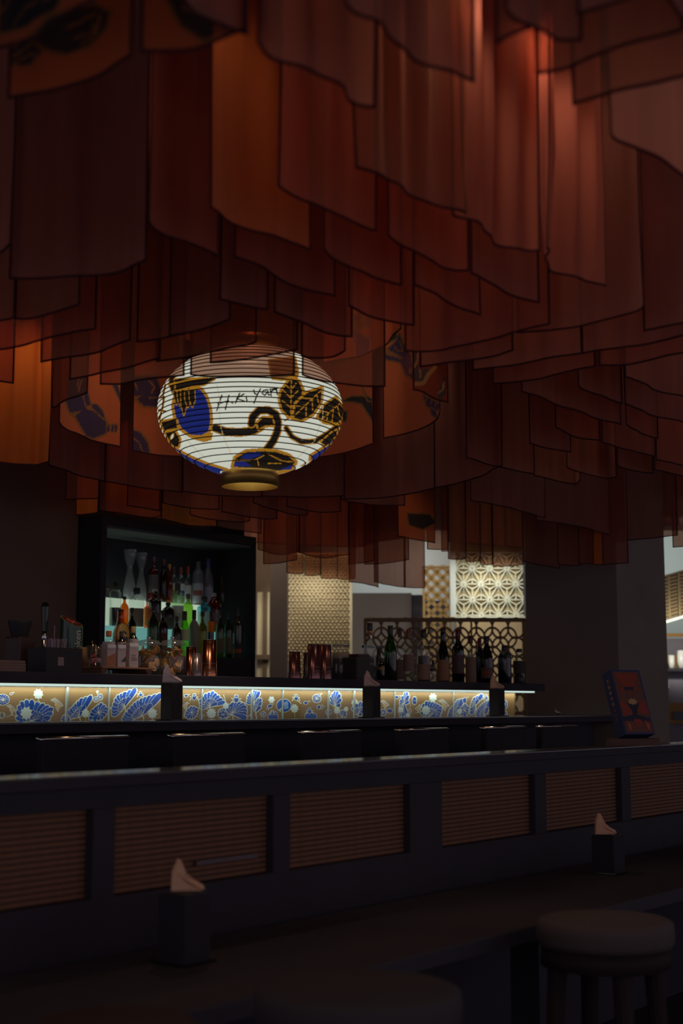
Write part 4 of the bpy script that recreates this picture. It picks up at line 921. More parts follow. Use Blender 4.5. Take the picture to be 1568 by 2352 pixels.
st = [(q*math.cos(a), q*math.sin(a)) for q, a in [((r*.5 if i%2==0 else r*.2), 2*math.pi*i/10+ang) for i in range(10)]]
def onTop(x, y, dz=.002): 
    a = math.atan2(y, x); q = math.hypot(x, y); return (x, y, (topz(a)-(hL+hR)/2)*q/r+(hL+hR)/2+dz)
MB().add([onTop(x,y) for x,y in st], [tuple(range(10))]).build('star', mat('star_red', (.70,.04,.02), .4), t)
MB().add([onTop(x*1.25,y*1.25,.0014) for x,y in st], [tuple(range(10))]).build('star_edge', mat('star_white', (.7,.7,.7), .4), t)
def text(body, size, m, par, loc, rot, name='lettering', ext=.0004, al='CENTER'):
    c = bpy.data.curves.new(name, 'FONT'); c.body = body; c.size = size; c.extrude = ext; c.align_x = al; c.align_y = 'CENTER'; c.resolution_u = 3; c.offset = size*.02
    o = bpy.data.objects.new(name, c); S.collection.objects.link(o); c.materials.append(m); o.parent = par; o.location = loc; o.rotation_euler = rot
    me = bpy.data.meshes.new_from_object(o); q = bpy.data.objects.new(name, me); S.collection.objects.link(q); q.parent = par; q.location = loc; q.rotation_euler = rot
    bpy.data.objects.remove(o); return q
af = math.atan2(-t.location.y, -t.location.x)+.62
# lettering wraps the tower: it reads upward, ending below the rim
ztop = zat(161,1448,4.74)-LT
LET = mat('letter_pale', (.45,.50,.42), .5)
lo = text('Heineken', 23*k, LET, t, (r*1.012*math.cos(af), r*1.012*math.sin(af), ztop), (0,0,0), al='RIGHT')
Xa = Vector((0,0,1)); Za = Vector((math.cos(af), math.sin(af), 0)); Ya = Za.cross(Xa)
lo.rotation_euler = Matrix((Xa, Ya, Za)).transposed().to_euler()
# glass tap handle
t, k = base(99, 4.80, 'beer_tap', 'tall fluted glass tap handle with chrome ferrule at far left', 'beer tap'); h = zat(99,1383,4.80)-LT; hb = zat(99,1455,4.80)-LT
MB().lathe([(5*k,hb),(6*k,hb+.01),(9*k,h-.02),(8*k,h-.006),(4*k,h),(0,h)], n=10).build('handle', glass('glass_bottlegreen', (.22,.32,.22), .2, .2, (.03,.07,.04), facing=.2), t)
MB().lathe([(0,hb-.03),(5*k,hb-.03),(7*k,hb-.02),(5*k,hb-.01),(6.5*k,hb),(0,hb)], n=16).build('ferrule', STEEL, t, True); MB().tube((0,0,0),(0,0,hb-.03), .012, 14).build('column', STEEL, t, True)
MB().tube((-.01,-.01,hb-.05),(.035,-.01,hb-.085), .006).build('spout', STEEL, t, True)
# straw caddy
t, k = base(126, 4.52, 'straw_caddy', 'black bar caddy with a small pale tag', 'caddy'); h = zat(126,1489,4.52)-LT
MB().box(-56*k, 54*k, -.06, .06, 0, h, .004).build('body', mat('matt_black', (.02,.018,.02), .6), t); MB().box(-23*k, -5*k, -.0625, -.060, h*.28, h*.62, .0006).build('tag', mat('tag_paper', (.30,.22,.20), .7), t)
s_, k = base(126, 4.52, 'straws', 'bundle of short pale drinking straws standing in the black caddy', 'straws', z=LT+h)
s_.location.z = LT+h-.03; rn = random.Random(4); d = MB().tube((0,0,0),(0,0,1), .0021, 6); sm = mesh(d.V, d.F); SM = mat('straw_lilac', (.34,.26,.30), .5)
hs = zat(126,1467,4.52)-LT-h+.03
for i in range(60):
    o = link('straw', sm, SM, s_); x = rn.uniform(-20,20)*k; o.location = (x, rn.uniform(-.02,.02), 0); o.scale = (1,1,hs*rn.uniform(.88,1.02)); o.rotation_euler = (rn.uniform(-.05,.05), x*3.2+rn.uniform(-.04,.04), 0)
o = link('long_straw', sm, SM, s_); o.location = (-5*k,0,0); o.scale = (1,1,hs+.055)
# ochre cup, grinder, napkin box at the far left
t, k = base(187, 4.60, 'ochre_cup', 'ochre cylindrical cup left of the glass of sweets', 'cup', z=ZB); h = zat(187,1487,4.60)-ZB
MB().lathe([(0,0),(12.5*k,0),(12.5*k,h),(11.5*k,h),(11.5*k,.01),(0,.01)], n=24).build('cup', mat('ochre_card', (.30,.15,.05), .6), t, True); MB().torus(12.2*k, .0012, 24, 5, (0,0,h)).build('rim', STEEL, t, True)
t, k = base(42, 4.66, 'coffee_grinder', 'black funnel-topped grinder on a dark brown body at far left', 'grinder'); h = zat(42,1426,4.66)-LT; hm = zat(42,1463,4.66)-LT
MB().box(-22*k, 24*k, -.05, .05, 0, hm, .006).build('body', mat('grinder_brown', (.06,.03,.022), .5), t); MB().lathe([(18*k,hm),(20*k,hm+.01),(27*k,h-.01),(28*k,h),(26*k,h),(17*k,hm+.006),(0,hm+.006)], n=24).build('hopper', mat('matt_black', (.02,.018,.02), .6), t, True)
t, k = base(8, 4.50, 'napkin_stack', 'stack of pale brown napkins lying at the left edge of the ledge', 'napkins'); h = zat(8,1517,4.50)-LT; kk = mat('napkin_dim', (.24,.15,.12), .8)
for i in range(4): MB().box(-60*k, (36-(2 if i == 3 else 0))*k, -.06, .05, h*i/4, h*(i+1)/4-.0008, .0015).build('napkin', kk, t)

# ---------------- bottle cabinet ----------------
cx0, cx1 = 5.918, 7.35; ztop_c = onY(227, 1182, 6.2).z
cab = thing('bottle_cabinet', 'black box cabinet with stepped backlit shelves full of bottles', 'cabinet', ((cx0+cx1)/2, 6.3, 0))
KB = mat('cabinet_black', (.03,.03,.036), .6, spec=.2)
xi0 = onY(244, 1300, 6.2).x; zi = onY(245, 1206, 6.2).z; fl = 1.30
for a_ in ((cx0, xi0, 6.2, 6.62, 0, ztop_c), (cx1-.02, cx1, 6.2, 6.62, 0, ztop_c)): ch(MB().box(*a_), 'side_panel', KB, cab)
ch(MB().box(xi0, cx1-.02, 6.2, 6.62, zi, ztop_c), 'top_panel', KB, cab); ch(MB().box(xi0, cx1-.02, 6.2, 6.62, 0, fl), 'base', KB, cab)
ch(MB().box(xi0, cx1-.02, 6.60, 6.618, fl, zi), 'back_panel', KB, cab)
ch(MB().box(xi0, cx1-.02, 6.23, 6.60, zi-.012, zi-.002), 'soffit', mat('soffit_grey', (.16,.15,.155), .7), cab)
TE = mat('shelf_teal', (.2,.4,.4), .4, emis=(.16,.42,.38), estr=.6); TW = mat('riser_white', (.4,.45,.4), .4, emis=(.55,.68,.52), estr=.7)
S0, S1, S2 = zat(400,1507,6.24), zat(400,1447,6.36), zat(400,1386,6.47)
xr = onY(500, 1400, 6.36).x
ch(MB().box(xi0, cx1-.02, 6.21, 6.32, fl, S0), 'shelf_step', KB, cab)
ch(MB().box(xi0, xr+.05, 6.32, 6.44, S0-.05, S1), 'shelf_step', TE, cab)
ch(MB().box(xi0, xr-.08, 6.44, 6.55, S1-.02, S2), 'shelf_step', TW, cab)
light('AREA', 'shelf_light', ((xi0+xr)/2, 6.50, S2+.01), .10, (.75,1,.95), shape='RECTANGLE', size=1.0, size_y=.06, rot=(math.pi,0,0))
light('AREA', 'shelf_light', ((xi0+xr)/2, 6.36, zi-.03), .10, (.85,.95,1), shape='RECTANGLE', size=1.0, size_y=.06, rot=(0,0,0))
def cb(px, yt, w_, g, label, tier, **k):
    Y, z = ((6.265,S0),(6.385,S1),(6.495,S2))[tier]
    bottle(px, yt, Y, z, w_, g, label, ('front','middle','back')[tier]+' shelf bottles in the cabinet', **k)
F_ = G_FROST
cb(299, 1263, 30, G_FROST, 'tall flared smoked-glass decanter on the back shelf', 2, kind='vase', cap=None)
cb(325, 1270, 26, G_FROST, 'second flared glass decanter, right of the tallest one', 2, kind='vase', cap=None)
cb(353, 1279, 23, G_RED, 'dark red bottle with glass stopper on the back shelf', 2, kind='square', cap=(.12,.05,.04), lab=(.12,.10,.10), lab_z=(.2,.6))
cb(376, 1285, 18, G_BROWN, 'slim dark brown bottle between red and amber ones on the back shelf', 2, kind='wine', cap=(.12,.04,.02))
cb(389, 1296, 17, G_AMBER, 'glowing amber bottle with gold cap on the back shelf', 2, kind='tall', cap=(.55,.28,.04), cap_h=.14, liq=L_AMB, liq_z=.6)
cb(399, 1302, 18, G_CLEAR, 'clear bottle with white and yellow label on the back shelf', 2, kind='round', cap=(.10,.04,.04), cap_h=.2, lab=(.60,.60,.52), lab_z=(.02,.55), neckband=(.5,.42,.1))
cb(415, 1303, 22, G_CLEAR, 'clear bottle with white label and blue band on the back shelf', 2, kind='round', cap=(.22,.05,.03), cap_h=.2, lab=(.66,.70,.70), lab_z=(.02,.55), neckband=(.05,.13,.45))
cb(432, 1301, 18, G_CLEAR, 'clear bottle with white label and red cap on the back shelf', 2, kind='round', cap=(.30,.04,.02), cap_h=.2, lab=(.55,.58,.57), lab_z=(.02,.5))
cb(455, 1290, 26, G_FROST, 'bulb-shouldered silver bottle on the back shelf', 2, kind='squat', cap=(.12,.11,.09), cap_h=.18, lab=(.38,.38,.42), lab_z=(.05,.5), neckband=(.25,.08,.06))
cb(478, 1283, 26, G_FROST, 'frosted bottle with blue cap on the back shelf', 2, kind='slope', cap=(.06,.08,.22), cap_h=.2, lab=(.30,.30,.40), lab_z=(.05,.4))
cb(511, 1300, 19, glass('glass_taupe', (.5,.4,.32), .2, .4, (.22,.14,.09)), 'very tall thin bottle with silver cap at the right of the back shelf', 2, kind='tall', cap=(.35,.35,.34), cap_h=.16)
cb(249, 1344, 18, G_CLEAR, 'clear bottle half hidden at the left edge of the middle shelf', 1, kind='slope', cap=(.18,.09,.03))
cb(266, 1336, 28, G_CLEAR, 'clear wide-shouldered bottle with dark liquid at left of the middle shelf', 1, kind='squat', cap=(.04,.04,.03), cap_h=.2, liq=L_BLK, liq_z=.42)
cb(286, 1370, 20, G_AMBER, 'low amber bottle between clear bottles on the middle shelf', 1, kind='round', cap=(.05,.03,.03))
cb(314, 1350, 36, G_CLEAR, 'wide clear bottle with curled handles and black cap, middle shelf', 1, kind='squat', cap=(.02,.02,.02), cap_h=.18, lab=(.28,.24,.15), lab_z=(.02,.48))
cb(338, 1376, 14, glass('glass_orange', (.95,.30,.03), .2, .3, (.8,.2,.02)), 'small bright orange bottle on the middle shelf', 1, kind='square', cap=(.3,.3,.28), lab=(.80,.20,.02), lab_z=(.1,.7))
cb(356, 1353, 30, G_DARK, 'dark jug-shaped bottle on the middle shelf', 1, kind='square', cap=(.4,.38,.36), cap_h=.06, lab=(.16,.11,.10), lab_z=(.05,.4))
cb(386, 1384, 28, G_DARK, 'black bottle with a slanted brown label on the middle shelf', 1, kind='squat', cap=(.02,.02,.02), lab=(.12,.09,.08), lab_z=(.05,.45))
cb(408, 1340, 30, glass('glass_pale_green', (.72,.90,.68), .25, .15, (.5,.6,.45)), 'pale green bottle with dark domed top on the middle shelf', 1, kind='squat', cap=(.05,.05,.03), cap_h=.24, lab=(.62,.74,.60), lab_z=(.05,.52), neckband=(.5,.62,.45))
cb(432, 1364, 24, G_LIME, 'lime green bottle on the middle shelf', 1, kind='round', cap=(.10,.12,.06), cap_h=.14)
cb(469, 1370, 32, G_BLUE, 'sky blue square bottle with black cap on the middle shelf', 1, kind='square', cap=(.02,.02,.03), cap_h=.16, lab=(.50,.75,.72), lab_z=(.05,.55))
cb(491, 1362, 28, G_RED, 'deep red square bottle with frosted top, right of the sky blue one', 1, kind='squat', cap=(.3,.3,.32), lab=(.50,.12,.02), lab_z=(.0,.25))
cb(277, 1400, 34, G_AMBER, 'large amber bottle at the left of the front shelf', 0, kind='tall', cap=(.05,.02,.01), cap_h=.05, liq=L_AMB, liq_z=.4)
cb(303, 1396, 20, G_DARK, 'slim black bottle, second on the front shelf', 0, kind='wine')
cb(352, 1388, 26, G_OLIVE, 'dark olive wine bottle on the front shelf', 0, kind='wine', cap=(.03,.03,.03))
cb(374, 1402, 24, G_BROWN, 'dark brown bottle with orange neck label on the front shelf', 0, kind='round', cap=(.02,.02,.02), lab=(.10,.05,.03), lab_z=(.1,.5))
cb(406, 1416, 22, G_BROWN, 'low brown bottle in front of the pale green one', 0, kind='wine', cap=(.06,.03,.02))
cb(424, 1404, 26, G_LIME, 'lime bottle with round body on the front shelf', 0, kind='slope', cap=(.04,.03,.02), cap_h=.2, lab=(.62,.85,.40), lab_z=(.35,.6))
cb(446, 1401, 23, mat('ceramic_grey', (.26,.24,.22), .5), 'frosted grey bottle with black and yellow cap on the front shelf', 0, kind='round', cap=(.02,.02,.02), cap_h=.2, foil=(.7,.42,.03))
cb(465, 1405, 22, glass('glass_gold', (.45,.30,.05), .2, .3, (.3,.18,.03)), 'golden brown bottle in front of the sky blue one', 0, kind='wine', cap=(.03,.02,.02))
cb(484, 1404, 16, G_DARK, 'black bottle with bright orange label on the front shelf', 0, kind='square', cap=(.02,.02,.03), cap_h=.2, lab=(.80,.20,.02), lab_z=(.55,.78))
cb(505, 1400, 20, G_OLIVE, 'olive bottle with dim label under the very tall bottle', 0, kind='wine', lab=(.13,.11,.06), lab_z=(.1,.4))
cb(524, 1406, 20, G_OLIVE, 'dim olive bottle, second from right on the front shelf', 0, kind='round', lab=(.14,.11,.05), lab_z=(.1,.45))
cb(546, 1398, 24, glass('glass_yellow', (.40,.36,.12), .3, .3, (.10,.09,.03)), 'square bottle with a pale yellow edge at the right end of the front shelf', 0, kind='square', cap=(.04,.04,.04), cap_h=.16, lab=(.04,.03,.03), lab_z=(.0,.3), neckband=(.35,.08,.02))
# ---------------- bar chairs ----------------
Yc = 3.86; first = None
chs = [((90,290,1697),'leftmost of the high-backed black bar chairs at the counter'), ((395,553,1686),'second black bar chair from the left, before the second lit stretch'),
       ((695,820,1679),'third black bar chair from the left, at the middle of the counter'), ((915,1022,1675),'fourth black bar chair from the left, below the wine bottles'),
       ((1110,1200,1672),'fifth black bar chair, nearest the bright end of the led strip'), ((1230,1325,1674),'rightmost black bar chair, beyond the lit panels')]
def make_chair():
    t = thing('bar_chair', '', 'chair', (0,0,0), 0, 'bar chairs along the counter'); zt = 1.105; w_ = .21
    MB().box(-w_, w_, -.02, .02, .72, zt-.006, .006).build('backrest', mat('chair_leather', (.022,.020,.026), .6, spec=.2), t)
    rm_ = MB().tube((-w_, 0, 0), (w_, 0, 0), .0075, 24); rm_.V = [(x, y*2.9, z+zt-.004) for x, y, z in rm_.V]; rm_.build('back_rim', mat('rim_metal', (.95,.95,.92), .2, metal=1), t, True)
    MB().box(-w_, w_, -.01, .40, .68, .74, .012).build('seat', BLACK, t)
    for x in (-1, 1):
        for y, dy in ((.0,-.03), (.38,.03)): MB().tube((x*(w_-.03), y, .69), (x*w_, y+dy, 0), .018, 8, .012).build('leg', CHAR, t)
    for y in (-.02, .40): MB().tube((-w_+.01, y, .28), (w_-.01, y, .28), .010).build('footrest', RAILM, t)
    return t
proto = make_chair()
for i, ((xa, xb, yy), lab) in enumerate(chs):
    if i == 0: t = proto
    else:
        t = proto.copy(); S.collection.objects.link(t)
        for c in list(proto.children): d = c.copy(); S.collection.objects.link(d); d.parent = t
    A_ = onY(xa, yy, Yc); B_ = onY(xb, yy, Yc); t.location = ((A_.x+B_.x)/2, Yc, 0); t['label'] = lab

# ---------------- foreground partition ----------------
YP = 2.65; zr = onY(0, 1790, YP-.03).z; z1 = onY(100, 1864, YP).z; z0 = onY(100, 2076, YP).z
part = thing('booth_partition', 'low black partition rail with woven brown panels between posts', 'partition', (4.5, YP, 0))
PX0, PX1 = 1.9, 8.0
ch(MB().box(PX0, PX1, YP-.05, YP+.10, zr-.03, zr-.005, .003), 'top_rail', BLACK, part); ch(MB().box(PX0, PX1, YP-.05, YP+.10, zr-.005, zr, .001), 'rail_cap', RAILM, part)
ch(MB().box(PX0, PX1, YP-.03, YP+.03, z1, zr-.03), 'upper_rail', BLACK, part)
ch(MB().box(PX0, PX1, YP-.04, YP+.04, 0, z0, .003), 'base_panel', BLACK, part)
posts = [(-170,-120),(191,242),(606,645),(922,996),(1212,1238),(1413,1434),(1600,1620)]
ps = [(onY(a,1950,YP).x, onY(b,1950,YP).x) for a, b in posts]
for a, b in ps: ch(MB().box(a, b, YP-.035, YP+.035, z0, z1, .002), 'post', BLACK, part)
WV = mat('woven_cane', (.19,.085,.04), .75, noise=.3, nscale=30); WV2 = mat('woven_backing', (.075,.035,.02), .8)
for (a, b), (c, d) in zip(ps[:-1], ps[1:]):
    ch(MB().box(b, c, YP-.004, YP+.008, z0, z1), 'woven_panel', WV2, part)
    n = 15; sl_ = MB().box(0, c-b, -.0045, 0, -.34*(z1-z0)/n, .34*(z1-z0)/n, .001); sm_ = mesh(sl_.V, sl_.F)
    for i in range(n):
        o = link('cane_strip', sm_, WV, part); o.location = (b-4.5, -.0045+.0006*(i%2), z0+(z1-z0)*(i+.5)/n); o.rotation_euler.x = math.radians(random.uniform(-2,2))
# glass frames catching light at the bottom of some panels
for a, b, y in ((450, 590, 1983), ): 
    A_ = onY(a, y, YP-.02); B_ = onY(b, y-9, YP-.02); ch(MB().box(A_.x, B_.x, YP-.022, YP-.018, A_.z-.006, A_.z+.006), 'metal_strip', mat('dull_metal', (.12,.09,.09), .35, metal=.7), part)
# ---------------- dark dining counter with napkin holders ----------------
N1 = onY(430, 2046, 2.36); N2 = onY(1388, 1916, 2.36)
TZ = .62
tb = thing('dining_counter', 'long black dining counter in front of the woven partition', 'table', (4.2, 2.2, 0))
ch(MB().box(1.5, 6.6, 1.98, 2.56, TZ-.04, TZ, .005), 'tabletop', mat('table_black', (.055,.050,.062), .7, spec=.12), tb)
for x in (1.9, 4.0, 6.2): ch(MB().box(x-.04, x+.04, 2.2, 2.3, 0, TZ-.04), 'leg', BLACK, tb)
for N_, lab, lab2, px_ in ((N1, 'black napkin holder on the dark counter at lower left', 'large blurred tan napkin in the foreground holder', 430), (N2, 'black napkin holder on the dark counter at right', 'small blurred tan napkin in the right foreground holder', 1388)):
    holder(px_, 2.36, TZ, N_.z-TZ-.004, lab, 1.1, .08, mat('holder_black', (.034,.031,.040), .7, spec=.12))
    folded_napkin(Vector((N_.x, 2.36, N_.z)), lab2, .86, mat('napkin_sand', (.70,.42,.26), .9))
# menu box standing on a wooden block on the rail
A_ = onY(1452, 1706, YP); k = depth(A_)/FPX; zb = zr
t = thing('menu_block', 'small dark wooden block under the menu on the rail', 'block', (A_.x, YP, zb), FACE)
hb = .030
MB().box(-57*k, 60*k, -.03, .04, 0, hb, .003).build('block', mat('block_wood', (.12,.055,.035), .6), t)
t = thing('menu_book', 'leaning red and navy menu with ornamental cover and vertical spine lettering', 'menu', (A_.x+.0, YP, zb+hb), FACE)
mh = 146*k/math.cos(math.radians(19)); mw = 84*k; md = .05
pv = Matrix.Rotation(math.radians(-19), 4, 'X'); tl = Matrix.Rotation(math.radians(27), 4, 'Z')
def mp(x, y, z): v = (tl @ pv @ Vector((x, y, z, 1))); return (v.x+.030, v.y-.02, v.z+.017)
mb = MB(); bb = MB().box(-mw/2, mw/2, 0, md*1.2, 0, mh); bb.V = [mp(*v) for v in bb.V]; NAVY = mat('menu_navy', (.03,.045,.13), .5); bb.build('book', NAVY, t)
REDM = mat('menu_red', (.30,.045,.02), .5); MBR = mat('menu_brown', (.16,.06,.035), .5); GOLDM = mat('menu_gold', (.55,.32,.13), .5); NVD = mat('menu_dark', (.02,.02,.05), .5)
def flat(P, m, name, y=-.0008): b = MB().add([mp((x-.5)*mw, y, (1-z)*mh) for x, z in P], [tuple(range(len(P)))]); return b.build(name, m, t)
flat([(.04,.03),(.93,.03),(.96,.97),(.06,.97)], MBR, 'cover_field')
flat([(.1,.06),(.86,.06),(.7,.26),(.84,.36),(.62,.30),(.50,.36),(.38,.30),(.14,.38),(.26,.24)], REDM, 'cover_pattern', -.0014)
flat([(.30,.27),(.66,.27),(.62,.32),(.34,.32)], NVD, 'title_plate', -.0018)
flat([(.04,.50),(.22,.50),(.42,.64),(.36,.69),(.08,.71)], REDM, 'cover_wing', -.0014); flat([(.80,.49),(.95,.49),(.97,.70),(.78,.70),(.58,.64)], REDM, 'cover_wing', -.0014)
flat([(.3,.53),(.68,.53),(.6,.63),(.56,.70),(.95,.76),(.95,.80),(.04,.80),(.04,.74),(.42,.70),(.40,.62)], NVD, 'cover_ribbon', -.0012)
for c, q in ((.2,.87),(.82,.86)): flat([(c-.1,q-.04),(c-.03,q-.09),(c+.03,q-.04),(c+.11,q-.03),(c+.08,q+.07),(c-.06,q+.08)], REDM, 'cover_flower', -.0016); flat([(c-.01,q-.03),(c+.025,q-.03),(c+.02,q+.06),(c-.005,q+.06)], GOLDM, 'flower_heart', -.002)
flat([(.38,.77),(.64,.77),(.66,.84),(.5,.92),(.40,.85)], REDM, 'cover_heart', -.0016)
flat([(.50+.17*math.cos(a)*(1 if i%2 else .72), .50+.055*math.sin(a)*(1 if i%2 else .7)) for i, a in enumerate([math.pi*2*j/18 for j in range(18)])], GOLDM, 'gold_shell', -.002)
# spine with lettering
yaw = math.radians(-24)
sp = MB().add([mp(-mw/2-.0008, y, z) for y, z in ((md*1.2,0),(0,0),(0,mh),(md*1.2,mh))], [(0,1,2,3)]); sp.build('spine', NAVY, t)
DSC = mat('spine_disc', (.24,.05,.04), .5); LTM = mat('spine_letter', (.62,.42,.25), .5)
R4 = (tl @ pv @ Matrix.Rotation(-math.pi/2, 4, 'Z') @ Matrix.Rotation(math.pi/2, 4, 'X')).to_euler()
for i, c in enumerate('TOKYO'):
    zc_ = mh*(.845-.088*i); rr_ = .0095
    MB().add([mp(-mw/2-.0014, md*.6+rr_*math.cos(a)*1.15, zc_+rr_*math.sin(a)) for a in [2*math.pi*j/16 for j in range(16)]], [tuple(range(16))]).build('spine_disc', DSC, t)
    text(c, .018, LTM, t, mp(-mw/2-.0022, md*.6, zc_), R4, 'spine_letter', .0002)
for q in (.40,.33,.26): MB().add([mp(-mw/2-.0014, md*.6+.0085*math.cos(a), mh*q+.0075*math.sin(a)*(1 if j%2 else .55)) for j, a in enumerate([2*math.pi*j/10 for j in range(10)])], [tuple(range(10))]).build('spine_ornament', REDM, t)
# small candle glass at the bar end
P = onY(1318, 1650, 4.5); t = thing('candle_glass', 'tiny clear glass on the counter end beside the pillar', 'glass', (8.42, 4.5, CT)); k = .0028
MB().lathe([(0,0),(.017,0),(.018,.034),(.0165,.034),(.0155,.004),(0,.004)], n=20).build('glass', glass('glass_candle', (.7,.6,.6), .9, .3, (.5,.4,.4)), t, True)

# ---------------- foreground stools ----------------
def stool(px, py, D, rpx, label, m, legs=True):
    P = atD(px, py, D); r = rpx*D/FPX; t = thing('round_stool', label, 'stool', (P.x, P.y, 0), 0, 'round stools in the foreground'); z = P.z
    MB().lathe([(0,z),(r*.9,z-.002),(r*.985,z-.010),(r,z-.03),(r,z-.055),(r*.96,z-.07),(0,z-.07)], n=48).build('cushion', m, t, True)
    MB().lathe([(0,z-.072),(r*.93,z-.072),(r*.95,z-.12),(0,z-.12)], n=48).build('apron', mat('stool_wood', (.03,.022,.022), .7, noise=.2, spec=.15), t, True)
    for i in range(4):
        a = math.pi/4+i*math.pi/2; MB().tube((r*.72*math.cos(a), r*.72*math.sin(a), z-.1), (r*.9*math.cos(a), r*.9*math.sin(a), 0), .026, 10, .018).build('leg', mat('stool_wood'), t)
    MB().torus(r*.8, .010, 32, 6, (0,0,.22)).build('footring', RAILM, t, True)
CU = mat('stool_cushion', (.075,.055,.055), .8, noise=.1)
stool(1388, 2107, 3.85, 152, 'round padded stool at lower right with dull brown seat', CU)
stool(822, 2262, 2.6, 232, 'round stool at bottom centre with brown wooden rim', mat('stool_cushion_dark', (.06,.052,.056), .8, spec=.1))
stool(260, 2345, 2.25, 190, 'round stool cut off by the bottom left corner', mat('stool_cushion_dim', (.06,.04,.035), .8, spec=.1))

# ---------------- far room ----------------
def far(name, label, cat, px, D, group=None): P = atD(px, 1619, D); return thing(name, label, cat, (P.x, P.y, 0), FACE, group), D/FPX
def fz(py, D): return atD(784, py, D).z
# woven wall panel
D = 13.6; t, k = far('woven_wall_panel', 'tall cream panel of raised woven tiles lit by two spotlights', 'wall panel', 731, D)
CR2 = mat('weave_cream', (.60,.49,.32), .7); zt_, zb_ = fz(1270, D), 0.0
MB().box(-73*k, 76*k, .0, .06, zb_, zt_).build('backing', CR2, t); MB().box(71*k, 77*k, -.03, .06, zb_, zt_).build('edge_trim', CR2, t)
b = MB(); pitch = 9.4*k; rows = int((zt_-.9)/(pitch*.72)); cols = int(142*k/pitch)
for i in range(rows):
    for j in range(cols):
        x = -72*k+(j+.5+(i%2)*.5)*pitch; z = zt_-(i+.5)*pitch*.72; s = 1 if i % 2 else -1
        if x > 70*k: continue
        hx, hz = pitch*.52, pitch*.27
        b.add([(x-hx,0,z-s*hz*.7),(x,-.004,z-hz),(x+hx,0,z+s*hz*.7),(x,-.004,z+hz),(x,-.045,z)], [(0,1,4),(1,2,4),(2,3,4),(3,0,4)])
o = b.build('woven_tile', CR2, t); o['kind'] = 'stuff'
def aimspot(name, P0, tgt, power, col, sz, r=.05): return light('SPOT', name, P0, power, col, spot_size=math.radians(sz), spot_blend=.9, shadow_soft_size=r, aim=tgt)
for q, pw in ((690, 26), (755, 26)):
    P0 = atD(q, 1262, D-.45); T0 = atD(q, 1420, D-.05); aimspot('wall_washer', P0, T0, pw*.5, (.95,1,.9), 84)
# slatted slit panel left of it
t, k = far('slit_wall_panel', 'narrow lit cream strips between dark brown posts beside the cabinet', 'wall panel', 605, D)
b = MB()
for x0, x1 in ((-16,-3),): MB().box(x0*k, x1*k, 0, .05, 0, fz(1360, D)).build('lit_strip', CR2, t)
MB().box(7*k, 12*k, 0, .05, 0, fz(1360, D)).build('lit_strip', CR2, t)
MB().box(-30*k, 14*k, -.04, 0, fz(1515,D), fz(1504,D)).build('cross_rail', mat('post_brown', (.13,.085,.05), .7), t)
MB().box(-30*k, 14*k, .0, .05, fz(1360,D), 2.9).build('upper_board', mat('post_brown'), t)
MB().box(-3*k, 7*k, -.02, .05, 0, fz(1360,D)).build('post', mat('post_brown'), t)
aimspot('wall_washer', atD(600, 1230, D-.6), atD(597, 1540, D), 14, (1,.9,.72), 50)
aimspot('wall_washer', atD(606, 1262, D-.3), atD(606, 1330, D), 0.6, (1,.9,.72), 50)
# brown pillar
P1 = atD(638, 1619, 12.8); o = MB().box(-19*12.8/FPX, 19.5*12.8/FPX, 0, .4, 0, CEIL).build('pillar', PILLM); o.location = (P1.x, P1.y, 0); o.rotation_euler = (0,0,FACE); struct(o)
# grey partition behind
D = 15.2; t, k = far('grey_partition', 'plain grey wall section behind the lattice screen', 'partition', 880, D)
MB().box(-80*k, 66*k, 0, .1, 0, fz(1362, D), .004).build('panel', mat('grey_paint', (.23,.21,.22), .8, noise=.1, nscale=2), t)
MB().box(66*k, 100*k, .02, .1, 0, fz(1366, D)).build('end_panel', mat('dark_navy', (.07,.07,.10), .8), t)
# white ceiling bulkhead behind everything
D = 16.6; P1 = atD(1000, 1619, D); k = D/FPX
o = MB().box(-420*k, 1500*k, 0, .1, 0, CEIL).build('wall_right', mat('far_wall', (.55,.55,.50), .8)); o.location = (P1.x, P1.y, 0); o.rotation_euler = (0,0,FACE); struct(o)
aimspot('far_wall_light', atD(880, 1270, 15.6), atD(880, 1345, 16.6), 22, (.85,.95,1), 110)
aimspot('far_wall_light', atD(1005, 1240, 15.8), atD(1005, 1300, 16.6), 8, (1,.95,.85), 80)
def bars(segs, th, y0, y1):
    b = MB()
    for (x0, z0_), (x1, z1_) in segs:
        L = math.hypot(x1-x0, z1_-z0_); nx, nz = -(z1_-z0_)/L*th/2, (x1-x0)/L*th/2
        b.quadbox((x0+nx,y0,z0_+nz),(x1+nx,y0,z1_+nz),(x1-nx,y0,z1_-nz),(x0-nx,y0,z0_-nz),(0,y1-y0,0))
    return b
def clip(seg, x0, x1, z0_, z1_):
    (ax, az_), (bx, bz) = seg; t0, t1 = 0., 1.; dx, dz = bx-ax, bz-az_
    for p_, q_ in ((-dx, ax-x0), (dx, x1-ax), (-dz, az_-z0_), (dz, z1_-az_)):
        if p_ == 0:
            if q_ < 0: return None
        else:
            r_ = q_/p_
            if p_ < 0: t0 = max(t0, r_)
            else: t1 = min(t1, r_)
    return None if t0 >= t1-1e-4 else ((ax+t0*dx, az_+t0*dz), (ax+t1*dx, az_+t1*dz))
